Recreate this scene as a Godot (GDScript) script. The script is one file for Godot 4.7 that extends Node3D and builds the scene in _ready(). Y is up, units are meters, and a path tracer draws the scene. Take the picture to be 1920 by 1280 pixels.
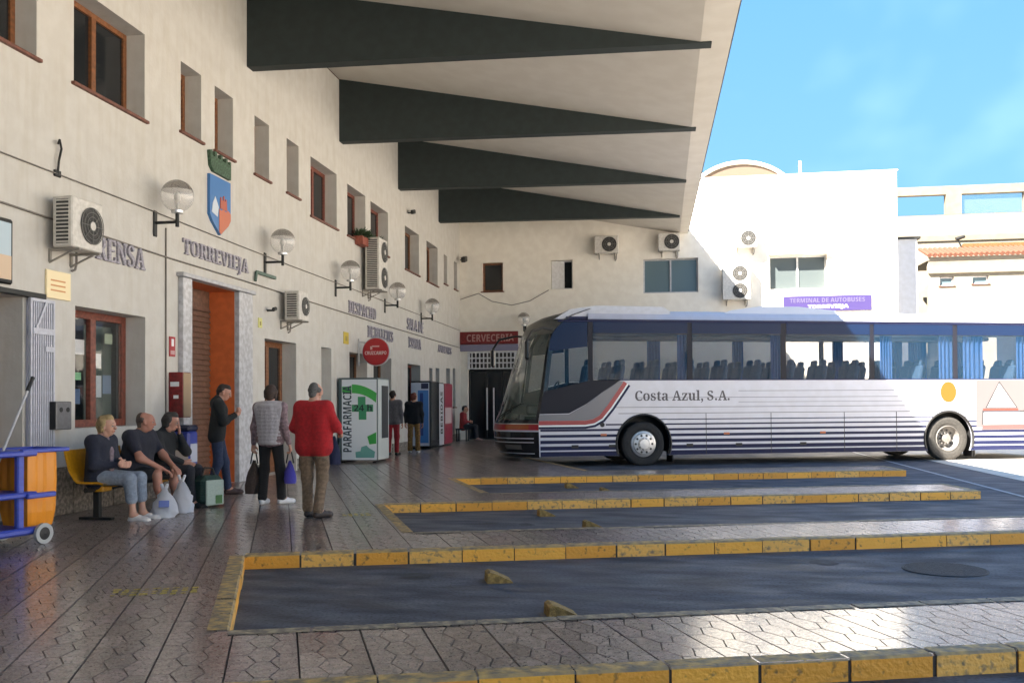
extends Node3D
# A bus station: a long stuccoed terminal with a cantilevered canopy on the left, a saw-tooth platform with
# yellow kerbs, a parked coach, and sunlit buildings behind. x points out from the terminal wall, -z along it.

const CAM := Vector3(7.3, 1.34, 0.0)
const GROUND := -0.12
const FAR_Z := -33.6
const AD := Vector3(0.951, 0, -0.309)     # along the boarding fingers
const BD := Vector3(-0.39, 0, -0.921)     # along the paving joints

var M := {}
var used := {}
var tex := {}

func _ready() -> void:
	seed(7)
	setup_view()
	make_materials()
	build_ground()
	build_platform()
	build_terminal()
	build_canopy()
	build_far_building()
	build_background()
	build_bus()
	build_wall_things()
	build_far_wall_things()
	build_machines()
	build_bench_and_bags()
	build_cart()
	build_people()

func setup_view() -> void:
	var cam := Camera3D.new()
	cam.name = "camera"
	add_child(cam)
	cam.position = CAM
	cam.basis = Basis(Vector3.UP, atan(280.0 / 1750.0)) * Basis(Vector3.RIGHT, deg_to_rad(1.0)) * Basis(Vector3.BACK, deg_to_rad(-0.35))
	cam.projection = Camera3D.PROJECTION_FRUSTUM
	cam.near = 0.05
	cam.far = 900.0
	cam.size = 0.05 * 1280.0 / 1750.0
	cam.frustum_offset = Vector2(0, 0.05 * 84.4536 / 1750.0)
	cam.current = true
	var we := WorldEnvironment.new()
	we.name = "world_environment"
	var env := Environment.new()
	env.background_mode = Environment.BG_SKY
	env.tonemap_mode = Environment.TONE_MAPPER_LINEAR
	env.tonemap_exposure = EXPOSURE
	env.sdfgi_enabled = true
	env.ssao_enabled = true
	env.ssil_enabled = true
	var sm := ProceduralSkyMaterial.new()
	sm.sky_top_color = Color(0.0195, 0.067, 0.157).linear_to_srgb()
	sm.sky_horizon_color = Color(0.058, 0.117, 0.157).linear_to_srgb()
	sm.sky_curve = 0.32
	sm.ground_bottom_color = Color(0.10, 0.10, 0.09).linear_to_srgb()
	sm.ground_horizon_color = Color(0.10, 0.10, 0.095).linear_to_srgb()
	sm.sky_energy_multiplier = SKY_ENERGY
	sm.sky_cover = cirrus()
	sm.sky_cover_modulate = Color(0.36, 0.36, 0.36, 0.19)
	var sky := Sky.new()
	sky.sky_material = sm
	env.sky = sky
	we.environment = env
	add_child(we)
	var sun := DirectionalLight3D.new()
	sun.name = "sun"
	sun.light_color = Color(1.0, 0.965, 0.91)
	sun.light_energy = SUN_ENERGY
	sun.light_angular_distance = 0.5
	sun.shadow_enabled = true
	add_child(sun)
	sun.look_at_from_position(Vector3.ZERO, Vector3(0.74, -1.0, -0.80), Vector3.UP)

const EXPOSURE := 7.7
const SKY_ENERGY := 1.0
const SUN_ENERGY := 1.6

func cirrus() -> ImageTexture:
	var n := FastNoiseLite.new()
	n.seed = 11
	n.noise_type = FastNoiseLite.TYPE_SIMPLEX_SMOOTH
	n.frequency = 1.0
	n.fractal_octaves = 4
	var im := Image.create(1024, 512, false, Image.FORMAT_RGBA8)
	for y in 512:
		var lat := (0.5 - (y + 0.5) / 512.0) * PI
		for x in 1024:
			var v := 0.0
			if lat > 0.0:
				var lon := x / 1024.0 * TAU
				var d := Vector3(cos(lat) * cos(lon), sin(lat), cos(lat) * sin(lon))
				var q := d / (d.y + 0.25)
				var a := n.get_noise_3d(q.x * 1.1, q.z * 3.2, 4.0)
				var b := n.get_noise_3d(q.x * 6.0 + 9.0, q.z * 6.0, 1.0)
				v = clampf((a + 0.10) * 1.5 + b * 0.75, 0.0, 1.0) * clampf(d.y * 4.0, 0.0, 1.0)
			im.set_pixel(x, y, Color(0.85, 0.9, 0.95, v))
	return ImageTexture.create_from_image(im)

# ---------------------------------------------------------------- materials

func mat(c: Color, rough := 0.8, metal := 0.0) -> StandardMaterial3D:
	var m := StandardMaterial3D.new()
	m.albedo_color = c.linear_to_srgb()
	m.roughness = rough
	m.metallic = metal
	return m

func noise_tex(key: String, freq: float, dark: Color, light: Color, lo := 0.25, hi := 0.75, size := 512, octaves := 5) -> NoiseTexture2D:
	if tex.has(key):
		return tex[key]
	var n := FastNoiseLite.new()
	n.seed = key.hash() % 1000
	n.frequency = freq
	n.fractal_octaves = octaves
	n.noise_type = FastNoiseLite.TYPE_SIMPLEX_SMOOTH
	var t := NoiseTexture2D.new()
	t.width = size
	t.height = size
	t.seamless = true
	t.noise = n
	var g := Gradient.new()
	g.set_color(0, dark.linear_to_srgb())
	g.set_color(1, light.linear_to_srgb())
	g.set_offset(0, lo)
	g.set_offset(1, hi)
	t.color_ramp = g
	tex[key] = t
	return t

func grained(c: Color, rough: float, vary := 0.15, period := 1.6, bump := 0.0, metal := 0.0) -> StandardMaterial3D:
	# a surface whose tone drifts a little, as stucco, paint and cloth do
	var m := mat(c * (1.0 + vary * 0.4), rough, metal)
	var v := snappedf(vary, 0.1) if vary > 0.12 else snappedf(vary, 0.04)
	var d := (1.0 - v) / (1.0 + v * 0.5)
	m.albedo_texture = noise_tex("g%.2f" % v, 0.012, Color(d, d * 0.99, d * 0.98), Color.WHITE)
	m.uv1_triplanar = true
	m.uv1_world_triplanar = true
	m.uv1_scale = Vector3.ONE / period
	if bump > 0.0:
		m.heightmap_enabled = true
		m.heightmap_texture = noise_tex("bump", 0.06, Color.BLACK, Color.WHITE, 0.1, 0.9, 512, 4)
		m.heightmap_scale = bump
	return m

func streaked(m: StandardMaterial3D, deep: float, scale := Vector3(0.9, 0.07, 0.9), key := "streak") -> void:
	# faint runs and grime over a surface, stretched by the second set of coordinates
	m.detail_enabled = true
	m.detail_blend_mode = BaseMaterial3D.BLEND_MODE_MUL
	m.detail_uv_layer = BaseMaterial3D.DETAIL_UV_2
	m.detail_albedo = noise_tex("%s%.2f" % [key, deep], 0.02 if key == "streak" else 0.09, Color(deep, deep * 0.985, deep * 0.96), Color.WHITE, 0.18, 0.5)
	m.uv2_triplanar = true
	m.uv2_world_triplanar = true
	m.uv2_scale = scale

func glass(c: Color, alpha: float, rough := 0.02) -> StandardMaterial3D:
	var m := mat(c, rough)
	m.albedo_color.a = alpha
	m.transparency = BaseMaterial3D.TRANSPARENCY_ALPHA
	m.metallic_specular = 0.5
	return m

func make_materials() -> void:
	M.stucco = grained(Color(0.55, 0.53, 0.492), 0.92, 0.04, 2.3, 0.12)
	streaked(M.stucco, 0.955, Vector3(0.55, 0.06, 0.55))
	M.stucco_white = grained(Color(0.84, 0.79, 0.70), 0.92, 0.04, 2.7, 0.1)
	M.soffit = grained(Color(0.66, 0.62, 0.555), 0.9, 0.04, 4.3, 0.06)
	M.beam = grained(Color(0.023, 0.033, 0.033), 0.75, 0.10, 1.9)
	M.edge = mat(Color(0.03, 0.035, 0.045), 0.6)
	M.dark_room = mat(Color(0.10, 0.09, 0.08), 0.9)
	M.wood = grained(Color(0.20, 0.075, 0.025), 0.5, 0.35, 0.5)
	M.wood_red = grained(Color(0.19, 0.05, 0.03), 0.5, 0.3, 0.5)
	M.pane_dark = mat(Color(0.016, 0.018, 0.02), 0.12)
	M.pane = glass(Color(0.05, 0.06, 0.06), 0.08)
	M.pane_blue = mat(Color(0.11, 0.165, 0.19), 0.25)
	M.sill = grained(Color(0.16, 0.06, 0.04), 0.6, 0.2, 0.7)
	M.white_paint = grained(Color(0.72, 0.71, 0.70), 0.45, 0.08, 0.9)
	M.grey_paint = grained(Color(0.45, 0.45, 0.47), 0.45, 0.12, 0.9)
	M.marble = grained(Color(0.50, 0.50, 0.52), 0.35, 0.22, 0.8)
	M.orange = grained(Color(0.60, 0.135, 0.035), 0.6, 0.15, 1.3)
	M.slat = grained(Color(0.16, 0.085, 0.055), 0.55, 0.25, 0.8)
	M.stone = grained(Color(0.25, 0.22, 0.19), 0.7, 0.5, 0.45, 0.3)
	M.black = mat(Color(0.012, 0.012, 0.013), 0.55)
	M.black_gloss = mat(Color(0.008, 0.009, 0.012), 0.12)
	M.iron = mat(Color(0.02, 0.021, 0.02), 0.5, 0.3)
	M.cable = mat(Color(0.19, 0.17, 0.15), 0.7)
	M.steel = mat(Color(0.55, 0.55, 0.56), 0.3, 0.9)
	M.ac_white = grained(Color(0.62, 0.59, 0.54), 0.5, 0.10, 0.6)
	M.ac_dark = mat(Color(0.045, 0.043, 0.04), 0.6)
	M.letter = grained(Color(0.33, 0.31, 0.36), 0.5, 0.3, 0.3)
	M.red = mat(Color(0.36, 0.012, 0.018), 0.35)
	M.red_dark = grained(Color(0.20, 0.012, 0.012), 0.45, 0.3, 0.5)
	M.white = mat(Color(0.78, 0.78, 0.78), 0.5)
	M.yellow_seat = grained(Color(0.62, 0.30, 0.012), 0.35, 0.12, 0.4)
	M.rubber = grained(Color(0.018, 0.018, 0.019), 0.8, 0.3, 0.3)
	M.tile_roof = grained(Color(0.15, 0.055, 0.03), 0.85, 0.3, 0.7)
	M.peach = grained(Color(0.20, 0.165, 0.12), 0.9, 0.08, 3.0)
	M.cream = grained(Color(0.225, 0.20, 0.16), 0.9, 0.06, 3.0)

# ---------------------------------------------------------------- naming and nodes

func numbered(called: String, parent: Node) -> String:
	var key := "%d/%s" % [parent.get_instance_id(), called]
	var n: int = used.get(key, 0)
	used[key] = n + 1
	return called if n == 0 else "%s_%03d" % [called, n]

func put(called: String, o: Node3D, parent: Node = null) -> Node3D:
	var p: Node = parent if parent else self
	o.name = numbered(called, p)
	p.add_child(o, true)
	return o

func thing(called: String, label: String, category: String, at := Vector3.ZERO, yaw := 0.0, group := "") -> Node3D:
	var o := Node3D.new()
	put(called, o)
	o.position = at
	o.rotation.y = yaw
	tag(o, label, category, group)
	return o

func tag(o: Node3D, label: String, category: String, group := "") -> Node3D:
	o.set_meta("label", label)
	o.set_meta("category", category)
	if group:
		o.set_meta("group", group)
	return o

func part(called: String, st: SurfaceTool, m: Material, parent: Node = null) -> MeshInstance3D:
	return part_mesh(called, st.commit(), m, parent)

func part_mesh(called: String, mesh: Mesh, m: Material, parent: Node = null) -> MeshInstance3D:
	var o := MeshInstance3D.new()
	o.mesh = mesh
	if m:
		o.material_override = m
	put(called, o, parent)
	return o

func struct(called: String, st: SurfaceTool, m: Material) -> MeshInstance3D:
	var o := part(called, st, m)
	o.set_meta("kind", "structure")
	return o

func copy_of(o: Node3D, called: String, label: String, at: Vector3, yaw := 0.0) -> Node3D:
	var c: Node3D = o.duplicate()
	put(called, c)
	c.position = at
	c.rotation.y = yaw
	c.set_meta("label", label)
	return c

# ---------------------------------------------------------------- shapes

func begin() -> SurfaceTool:
	var st := SurfaceTool.new()
	st.begin(Mesh.PRIMITIVE_TRIANGLES)
	return st

func tri(st: SurfaceTool, a: Vector3, b: Vector3, c: Vector3, n: Vector3) -> void:
	# clockwise seen from the side that n points to
	var fn := (c - a).cross(b - a)
	st.set_normal(n)
	st.add_vertex(a)
	if fn.dot(n) >= 0.0:
		st.set_normal(n)
		st.add_vertex(b)
		st.set_normal(n)
		st.add_vertex(c)
	else:
		st.set_normal(n)
		st.add_vertex(c)
		st.set_normal(n)
		st.add_vertex(b)

func quad(st: SurfaceTool, a: Vector3, b: Vector3, c: Vector3, d: Vector3, hint := Vector3.ZERO) -> void:
	var n := (c - a).cross(b - d).normalized()
	if hint != Vector3.ZERO and n.dot(hint) < 0.0:
		n = -n
	tri(st, a, b, c, n)
	tri(st, a, c, d, n)

func smooth_quad(st: SurfaceTool, p: Array, n: Array) -> void:
	var fn: Vector3 = (p[2] - p[0]).cross(p[1] - p[3])
	var mid: Vector3 = n[0] + n[1] + n[2] + n[3]
	var order := [0, 1, 2, 0, 2, 3] if fn.dot(mid) >= 0.0 else [0, 2, 1, 0, 3, 2]
	for i in order:
		st.set_normal(n[i])
		st.add_vertex(p[i])

func box(st: SurfaceTool, c: Vector3, s: Vector3, b := Basis.IDENTITY, bev := 0.0) -> void:
	var h := s * 0.5
	bev = minf(bev, minf(h.x, minf(h.y, h.z)) * 0.9)
	var inner := h - Vector3.ONE * bev
	for ax in 3:
		var u := (ax + 1) % 3
		var v := (ax + 2) % 3
		for sg in [-1.0, 1.0]:
			var pts := []
			for q in [[-1, -1], [1, -1], [1, 1], [-1, 1]]:
				var p := Vector3.ZERO
				p[ax] = sg * h[ax]
				p[u] = q[0] * inner[u]
				p[v] = q[1] * inner[v]
				pts.append(c + b * p)
			var n := Vector3.ZERO
			n[ax] = sg
			quad(st, pts[0], pts[1], pts[2], pts[3], b * n)
	if bev <= 0.0:
		return
	for ax in 3:
		var u := (ax + 1) % 3
		var v := (ax + 2) % 3
		for q in [[-1, -1], [1, -1], [1, 1], [-1, 1]]:
			var pts := []
			for e in [[-1, 0], [1, 0], [1, 1], [-1, 1]]:
				var p := Vector3.ZERO
				p[ax] = e[0] * inner[ax]
				p[u] = q[0] * (h[u] if e[1] == 0 else inner[u])
				p[v] = q[1] * (inner[v] if e[1] == 0 else h[v])
				pts.append(c + b * p)
			var n := Vector3.ZERO
			n[u] = q[0]
			n[v] = q[1]
			quad(st, pts[0], pts[1], pts[2], pts[3], b * n)
	for i in 8:
		var sg := Vector3(1 if i & 1 else -1, 1 if i & 2 else -1, 1 if i & 4 else -1)
		var k := sg * inner
		tri(st, c + b * (k + Vector3(sg.x * bev, 0, 0)), c + b * (k + Vector3(0, sg.y * bev, 0)), c + b * (k + Vector3(0, 0, sg.z * bev)), b * sg.normalized())

func bx(c: Vector3, s: Vector3, bev := 0.0, b := Basis.IDENTITY) -> SurfaceTool:
	var st := begin()
	box(st, c, s, b, bev)
	return st

func span(st: SurfaceTool, lo: Vector3, hi: Vector3, bev := 0.0) -> void:
	box(st, (lo + hi) * 0.5, (hi - lo).abs(), Basis.IDENTITY, bev)

func cyl(st: SurfaceTool, a: Vector3, b: Vector3, r1: float, r2 := -1.0, seg := 12, caps := true) -> void:
	if r2 < 0.0:
		r2 = r1
	var d := (b - a).normalized()
	var x := d.cross(Vector3.UP if absf(d.y) < 0.9 else Vector3.RIGHT).normalized()
	var y := d.cross(x)
	for i in seg:
		var n0 := x * cos(TAU * i / seg) + y * sin(TAU * i / seg)
		var n1 := x * cos(TAU * (i + 1) / seg) + y * sin(TAU * (i + 1) / seg)
		smooth_quad(st, [a + n0 * r1, a + n1 * r1, b + n1 * r2, b + n0 * r2], [n0, n1, n1, n0])
		if caps:
			if r1 > 0.0:
				tri(st, a, a + n0 * r1, a + n1 * r1, -d)
			if r2 > 0.0:
				tri(st, b, b + n0 * r2, b + n1 * r2, d)

func lathe(st: SurfaceTool, at: Vector3, axis: Vector3, prof: Array, seg := 20) -> void:
	# prof: [distance along the axis, radius] pairs
	var d := axis.normalized()
	var x := d.cross(Vector3.UP if absf(d.y) < 0.9 else Vector3.RIGHT).normalized()
	var y := d.cross(x)
	for k in prof.size() - 1:
		var p: Array = prof[k]
		var q: Array = prof[k + 1]
		var t := Vector2(q[0] - p[0], q[1] - p[1])
		if t.length() < 1e-6:
			continue
		t = t.normalized()
		for i in seg:
			var e0 := x * cos(TAU * i / seg) + y * sin(TAU * i / seg)
			var e1 := x * cos(TAU * (i + 1) / seg) + y * sin(TAU * (i + 1) / seg)
			var n0 := (e0 * t.x - d * t.y).normalized()
			var n1 := (e1 * t.x - d * t.y).normalized()
			smooth_quad(st, [at + d * p[0] + e0 * p[1], at + d * p[0] + e1 * p[1], at + d * q[0] + e1 * q[1], at + d * q[0] + e0 * q[1]], [n0, n1, n1, n0])

func ball(st: SurfaceTool, c: Vector3, r: Vector3, seg := 16, from := -0.5, to := 0.5) -> void:
	var rows := maxi(4, int(seg * (to - from) * 0.5 + 0.5))
	for j in rows:
		var a0 := PI * lerpf(from, to, float(j) / rows)
		var a1 := PI * lerpf(from, to, float(j + 1) / rows)
		for i in seg:
			var p := []
			var n := []
			for q in [[a0, i], [a0, i + 1], [a1, i + 1], [a1, i]]:
				var e := Vector3(cos(q[0]) * cos(TAU * q[1] / seg), sin(q[0]), cos(q[0]) * sin(TAU * q[1] / seg))
				p.append(c + e * r)
				n.append((e / r).normalized())
			smooth_quad(st, p, n)

func tube(st: SurfaceTool, pts: Array, r: float, seg := 6) -> void:
	for i in pts.size() - 1:
		cyl(st, pts[i], pts[i + 1], r, r, seg, i == 0 or i == pts.size() - 2)

func prism(st: SurfaceTool, poly: PackedVector2Array, x: Transform3D, depth: float) -> void:
	# a polygon in the transform's xy plane, its front at z = 0 and its back at z = -depth
	var ids := Geometry2D.triangulate_polygon(poly)
	var fz := x.basis.z.normalized()
	for k in range(0, ids.size(), 3):
		for z in ([0.0, -depth] if depth > 0.0 else [0.0]):
			var p := []
			for e in 3:
				var q := poly[ids[k + e]]
				p.append(x * Vector3(q.x, q.y, z))
			tri(st, p[0], p[1], p[2], fz if z == 0.0 else -fz)
	if depth <= 0.0:
		return
	var cw := Geometry2D.is_polygon_clockwise(poly)
	for i in poly.size():
		var a := poly[i]
		var b := poly[(i + 1) % poly.size()]
		var e := (b - a).normalized()
		var n := Vector2(-e.y, e.x) if cw else Vector2(e.y, -e.x)
		quad(st, x * Vector3(a.x, a.y, 0), x * Vector3(b.x, b.y, 0), x * Vector3(b.x, b.y, -depth), x * Vector3(a.x, a.y, -depth), x.basis * Vector3(n.x, n.y, 0))

func poly(pts: Array) -> PackedVector2Array:
	var out := PackedVector2Array()
	for p in pts:
		out.append(Vector2(p[0], p[1]))
	return out

func oval(c: Vector2, r: Vector2, seg := 32, a0 := 0.0, a1 := TAU) -> PackedVector2Array:
	var out := PackedVector2Array()
	var whole := absf(a1 - a0 - TAU) < 1e-4
	for i in (seg if whole else seg + 1):
		var a := lerpf(a0, a1, float(i) / seg)
		out.append(c + Vector2(cos(a), sin(a)) * r)
	return out

func letters(called: String, text: String, x: Transform3D, width: float, height: float, m: Material, parent: Node = null, depth := 0.03, bold := true, serif := false, spacing := 0.0) -> MeshInstance3D:
	# lettering that fills width x height, centred on the transform, facing its z
	var f := SystemFont.new()
	f.font_names = PackedStringArray(["Droid Serif" if serif else "Droid Sans"])
	f.font_weight = 700 if bold else 400
	var t := TextMesh.new()
	t.font = f
	t.text = text
	t.font_size = 48
	t.pixel_size = 0.01
	t.depth = 0.1
	t.curve_step = 2.0
	var bb := t.get_aabb()
	var o := MeshInstance3D.new()
	o.mesh = t
	o.material_override = m
	put(called, o, parent)
	var k := Vector3(width / maxf(bb.size.x, 0.01), height / maxf(bb.size.y, 0.01), depth / 0.1)
	var c := bb.position + bb.size * 0.5
	o.transform = x * Transform3D(Basis.from_scale(k), -c * k)
	return o

# ---------------------------------------------------------------- skin: tapered capsules joined smoothly, meshed as surface nets

func blob(st: SurfaceTool, bones: Array, cell: float, k := 45.0, spots := [], base := Color.WHITE) -> void:
	# bones: [from, to, radius, radius, flatness along z]; spots: [centre, radius, colour]
	var lo := Vector3.ONE * 1e9
	var hi := -lo
	var pad := 2.5 / k + 2.0 * cell
	for b in bones:
		for e in 2:
			lo = lo.min(b[e] - Vector3.ONE * (b[2 + e] + pad))
			hi = hi.max(b[e] + Vector3.ONE * (b[2 + e] + pad))
	var nx := int((hi.x - lo.x) / cell) + 2
	var ny := int((hi.y - lo.y) / cell) + 2
	var nz := int((hi.z - lo.z) / cell) + 2
	var acc := PackedFloat32Array()
	acc.resize(nx * ny * nz)
	for b in bones:
		var a: Vector3 = b[0]
		var d: Vector3 = b[1] - a
		var fl: float = b[4] if b.size() > 4 else 1.0
		var ra: float = b[2]
		var dr: float = b[3] - ra
		var l2 := maxf(d.length_squared(), 1e-8)
		var reach := maxf(ra, b[3]) + pad
		var p0 := (a.min(b[1]) - Vector3.ONE * reach - lo) / cell
		var p1 := (a.max(b[1]) + Vector3.ONE * reach - lo) / cell
		for iy in range(maxi(0, int(p0.y)), mini(ny, int(p1.y) + 1)):
			for iz in range(maxi(0, int(p0.z)), mini(nz, int(p1.z) + 1)):
				var row := (iy * nz + iz) * nx
				for ix in range(maxi(0, int(p0.x)), mini(nx, int(p1.x) + 1)):
					var p := lo + Vector3(ix, iy, iz) * cell - a
					var t := clampf(p.dot(d) / l2, 0.0, 1.0)
					var q := p - d * t
					q.z /= fl
					var v := q.length() - ra - dr * t
					if v < pad:
						acc[row + ix] += exp(-k * v)
	var ids := {}
	var verts := PackedVector3Array()
	var sx := 1
	var sz := nx
	var sy := nx * nz
	var corner := [0, sx, sz, sx + sz, sy, sy + sx, sy + sz, sy + sx + sz]
	var cv := [Vector3(0, 0, 0), Vector3(1, 0, 0), Vector3(0, 0, 1), Vector3(1, 0, 1), Vector3(0, 1, 0), Vector3(1, 1, 0), Vector3(0, 1, 1), Vector3(1, 1, 1)]
	var edges := [[0, 1], [2, 3], [4, 5], [6, 7], [0, 2], [1, 3], [4, 6], [5, 7], [0, 4], [1, 5], [2, 6], [3, 7]]
	for iy in ny - 1:
		for iz in nz - 1:
			var row := (iy * nz + iz) * nx
			for ix in nx - 1:
				var at := row + ix
				var first := acc[at] > 1.0
				if (acc[at + sx] > 1.0) == first and (acc[at + sz] > 1.0) == first and (acc[at + sx + sz] > 1.0) == first and (acc[at + sy] > 1.0) == first and (acc[at + sy + sx] > 1.0) == first and (acc[at + sy + sz] > 1.0) == first and (acc[at + sy + sx + sz] > 1.0) == first:
					continue
				var sum := Vector3.ZERO
				var n := 0
				for e in edges:
					var va: float = acc[at + corner[e[0]]]
					var vb: float = acc[at + corner[e[1]]]
					if (va > 1.0) != (vb > 1.0):
						var da := -log(maxf(va, 1e-6))
						var db := -log(maxf(vb, 1e-6))
						var ca: Vector3 = cv[e[0]]
						sum += ca.lerp(cv[e[1]], da / (da - db))
						n += 1
				ids[at] = verts.size()
				verts.append(lo + (Vector3(ix, iy, iz) + sum / n) * cell)
	var index := PackedInt32Array()
	for at: int in ids:
		# the three edges that leave this cell's far... each crossed edge is shared by four cells
		var here := acc[at + sx + sz + sy] > 1.0
		for ax in 3:
			var s: int = [sx, sy, sz][ax]
			var u: int = [sy, sz, sx][ax]
			var w: int = [sz, sx, sy][ax]
			var there := acc[at + sx + sz + sy - s] > 1.0
			if here == there:
				continue
			if not (ids.has(at + u) and ids.has(at + w) and ids.has(at + u + w)):
				continue
			var q := [ids[at], ids[at + u], ids[at + u + w], ids[at + w]]
			if here:
				index.append_array([q[0], q[1], q[2], q[0], q[2], q[3]])
			else:
				index.append_array([q[0], q[2], q[1], q[0], q[3], q[2]])
	var norms := PackedVector3Array()
	norms.resize(verts.size())
	for i in range(0, index.size(), 3):
		var fn := (verts[index[i + 2]] - verts[index[i]]).cross(verts[index[i + 1]] - verts[index[i]])
		for e in 3:
			norms[index[i + e]] += fn
	for i in index:
		var c := base
		for s in spots:
			if verts[i].distance_to(s[0]) < s[1]:
				c = s[2]
		st.set_color(c)
		st.set_normal(norms[i].normalized())
		st.add_vertex(verts[i])

# ---------------------------------------------------------------- ground and platform

const CORNER_X := 3.63
var corner_z := [0.62, -3.6, -7.82, -12.04, -16.3, -23.6]
const FINGER_W := 1.26
const FINGER_END := 11.95

func on_front(k: int, x: float) -> Vector2:
	return Vector2(x, corner_z[k] - 0.325 * (x - CORNER_X))

func on_back(k: int, x: float) -> Vector2:
	return Vector2(x, corner_z[k] - FINGER_W - 0.325 * (x - CORNER_X))

func bay_corner(k: int) -> Vector2:
	# where the bay's short end, which runs from the corner of the next finger, meets the back of finger k
	var t: float = (corner_z[k] - corner_z[k + 1] - FINGER_W) / 1.0474
	return Vector2(CORNER_X + 0.395 * t, corner_z[k + 1] + 0.919 * t)

func build_ground() -> void:
	var asphalt := mat(Color.WHITE, 0.5)
	asphalt.albedo_texture = noise_tex("asphalt", 0.010, Color(0.034, 0.041, 0.057), Color(0.098, 0.110, 0.138), 0.2, 0.85, 1024, 6)
	asphalt.roughness_texture = noise_tex("asphaltr", 0.014, Color(0.34, 0.34, 0.34), Color(0.62, 0.62, 0.62), 0.3, 0.75)
	asphalt.roughness = 1.0
	asphalt.uv1_triplanar = true
	asphalt.uv1_world_triplanar = true
	asphalt.uv1_scale = Vector3(0.12, 0.12, 0.30)
	asphalt.heightmap_enabled = true
	asphalt.heightmap_texture = noise_tex("grit", 0.25, Color.BLACK, Color.WHITE, 0.1, 0.9, 512, 2)
	asphalt.heightmap_scale = 0.25
	streaked(asphalt, 0.50, Vector3(0.6, 0.6, 0.6), "speckle")
	var st := begin()
	quad(st, Vector3(-350, GROUND, -450), Vector3(450, GROUND, -450), Vector3(450, GROUND, 350), Vector3(-350, GROUND, 350), Vector3.UP)
	struct("road", st, asphalt)
	# yard beyond the bays, painted pale for sunlit asphalt and to bounce light
	var pale := grained(Color(0.62, 0.57, 0.50), 0.85, 0.15, 4.0, 0.2)
	st = begin()
	var y := GROUND + 0.004
	quad(st, Vector3(13.7, y, -33.5), Vector3(60, y, -33.5), Vector3(60, y, 60), Vector3(13.7, y, 60), Vector3.UP)
	struct("pale_sunlit_yard", st, pale)
	var line := grained(Color(0.42, 0.43, 0.45), 0.7, 0.35, 0.5)
	st = begin()
	y = GROUND + 0.008
	quad(st, Vector3(12.62, y, -31), Vector3(12.70, y, -31), Vector3(12.70, y, 6), Vector3(12.62, y, 6), Vector3.UP)
	struct("road_marking", st, line)
	# dark drips and tyre marks that every parked coach leaves
	var stain := grained(Color(0.034, 0.040, 0.052), 0.75, 0.4, 0.7)
	var rng := RandomNumberGenerator.new()
	rng.seed = 5
	for i in 12:
		var k := 1 + i % 4
		var x := rng.randf_range(4.8, 11.8)
		var f := on_back(k, x).lerp(on_front(k + 1, x), rng.randf_range(0.12, 0.9)) if k < 4 else Vector2(x, rng.randf_range(-21.0, -18.5))
		var pts := PackedVector2Array()
		var r := Vector2(rng.randf_range(0.07, 0.22), rng.randf_range(0.06, 0.16))
		for q in 20:
			pts.append(Vector2(cos(TAU * q / 20) * r.x, sin(TAU * q / 20) * r.y) * rng.randf_range(0.75, 1.1))
		st = begin()
		prism(st, pts, Transform3D(Basis(AD, BD, Vector3.UP), Vector3(f.x, GROUND + 0.004 + 0.0003 * i, f.y)), 0.0)
		struct("road_stain", st, stain)
	var cover := thing("manhole_cover", "round dark iron manhole cover set in the asphalt of the second bay", "manhole cover", Vector3(9.7, GROUND, -8.55))
	st = begin()
	lathe(st, Vector3(0, 0, 0), Vector3.UP, [[0.0, 0.345], [0.008, 0.345], [0.010, 0.328]], 36)
	part("frame", st, mat(Color(0.035, 0.04, 0.05), 0.7), cover)
	st = begin()
	lathe(st, Vector3(0, 0, 0), Vector3.UP, [[0.0, 0.325], [0.010, 0.325], [0.011, 0.0]], 36)
	part("lid", st, grained(Color(0.032, 0.037, 0.047), 0.75, 0.4, 0.3, 0.4), cover)

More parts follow.
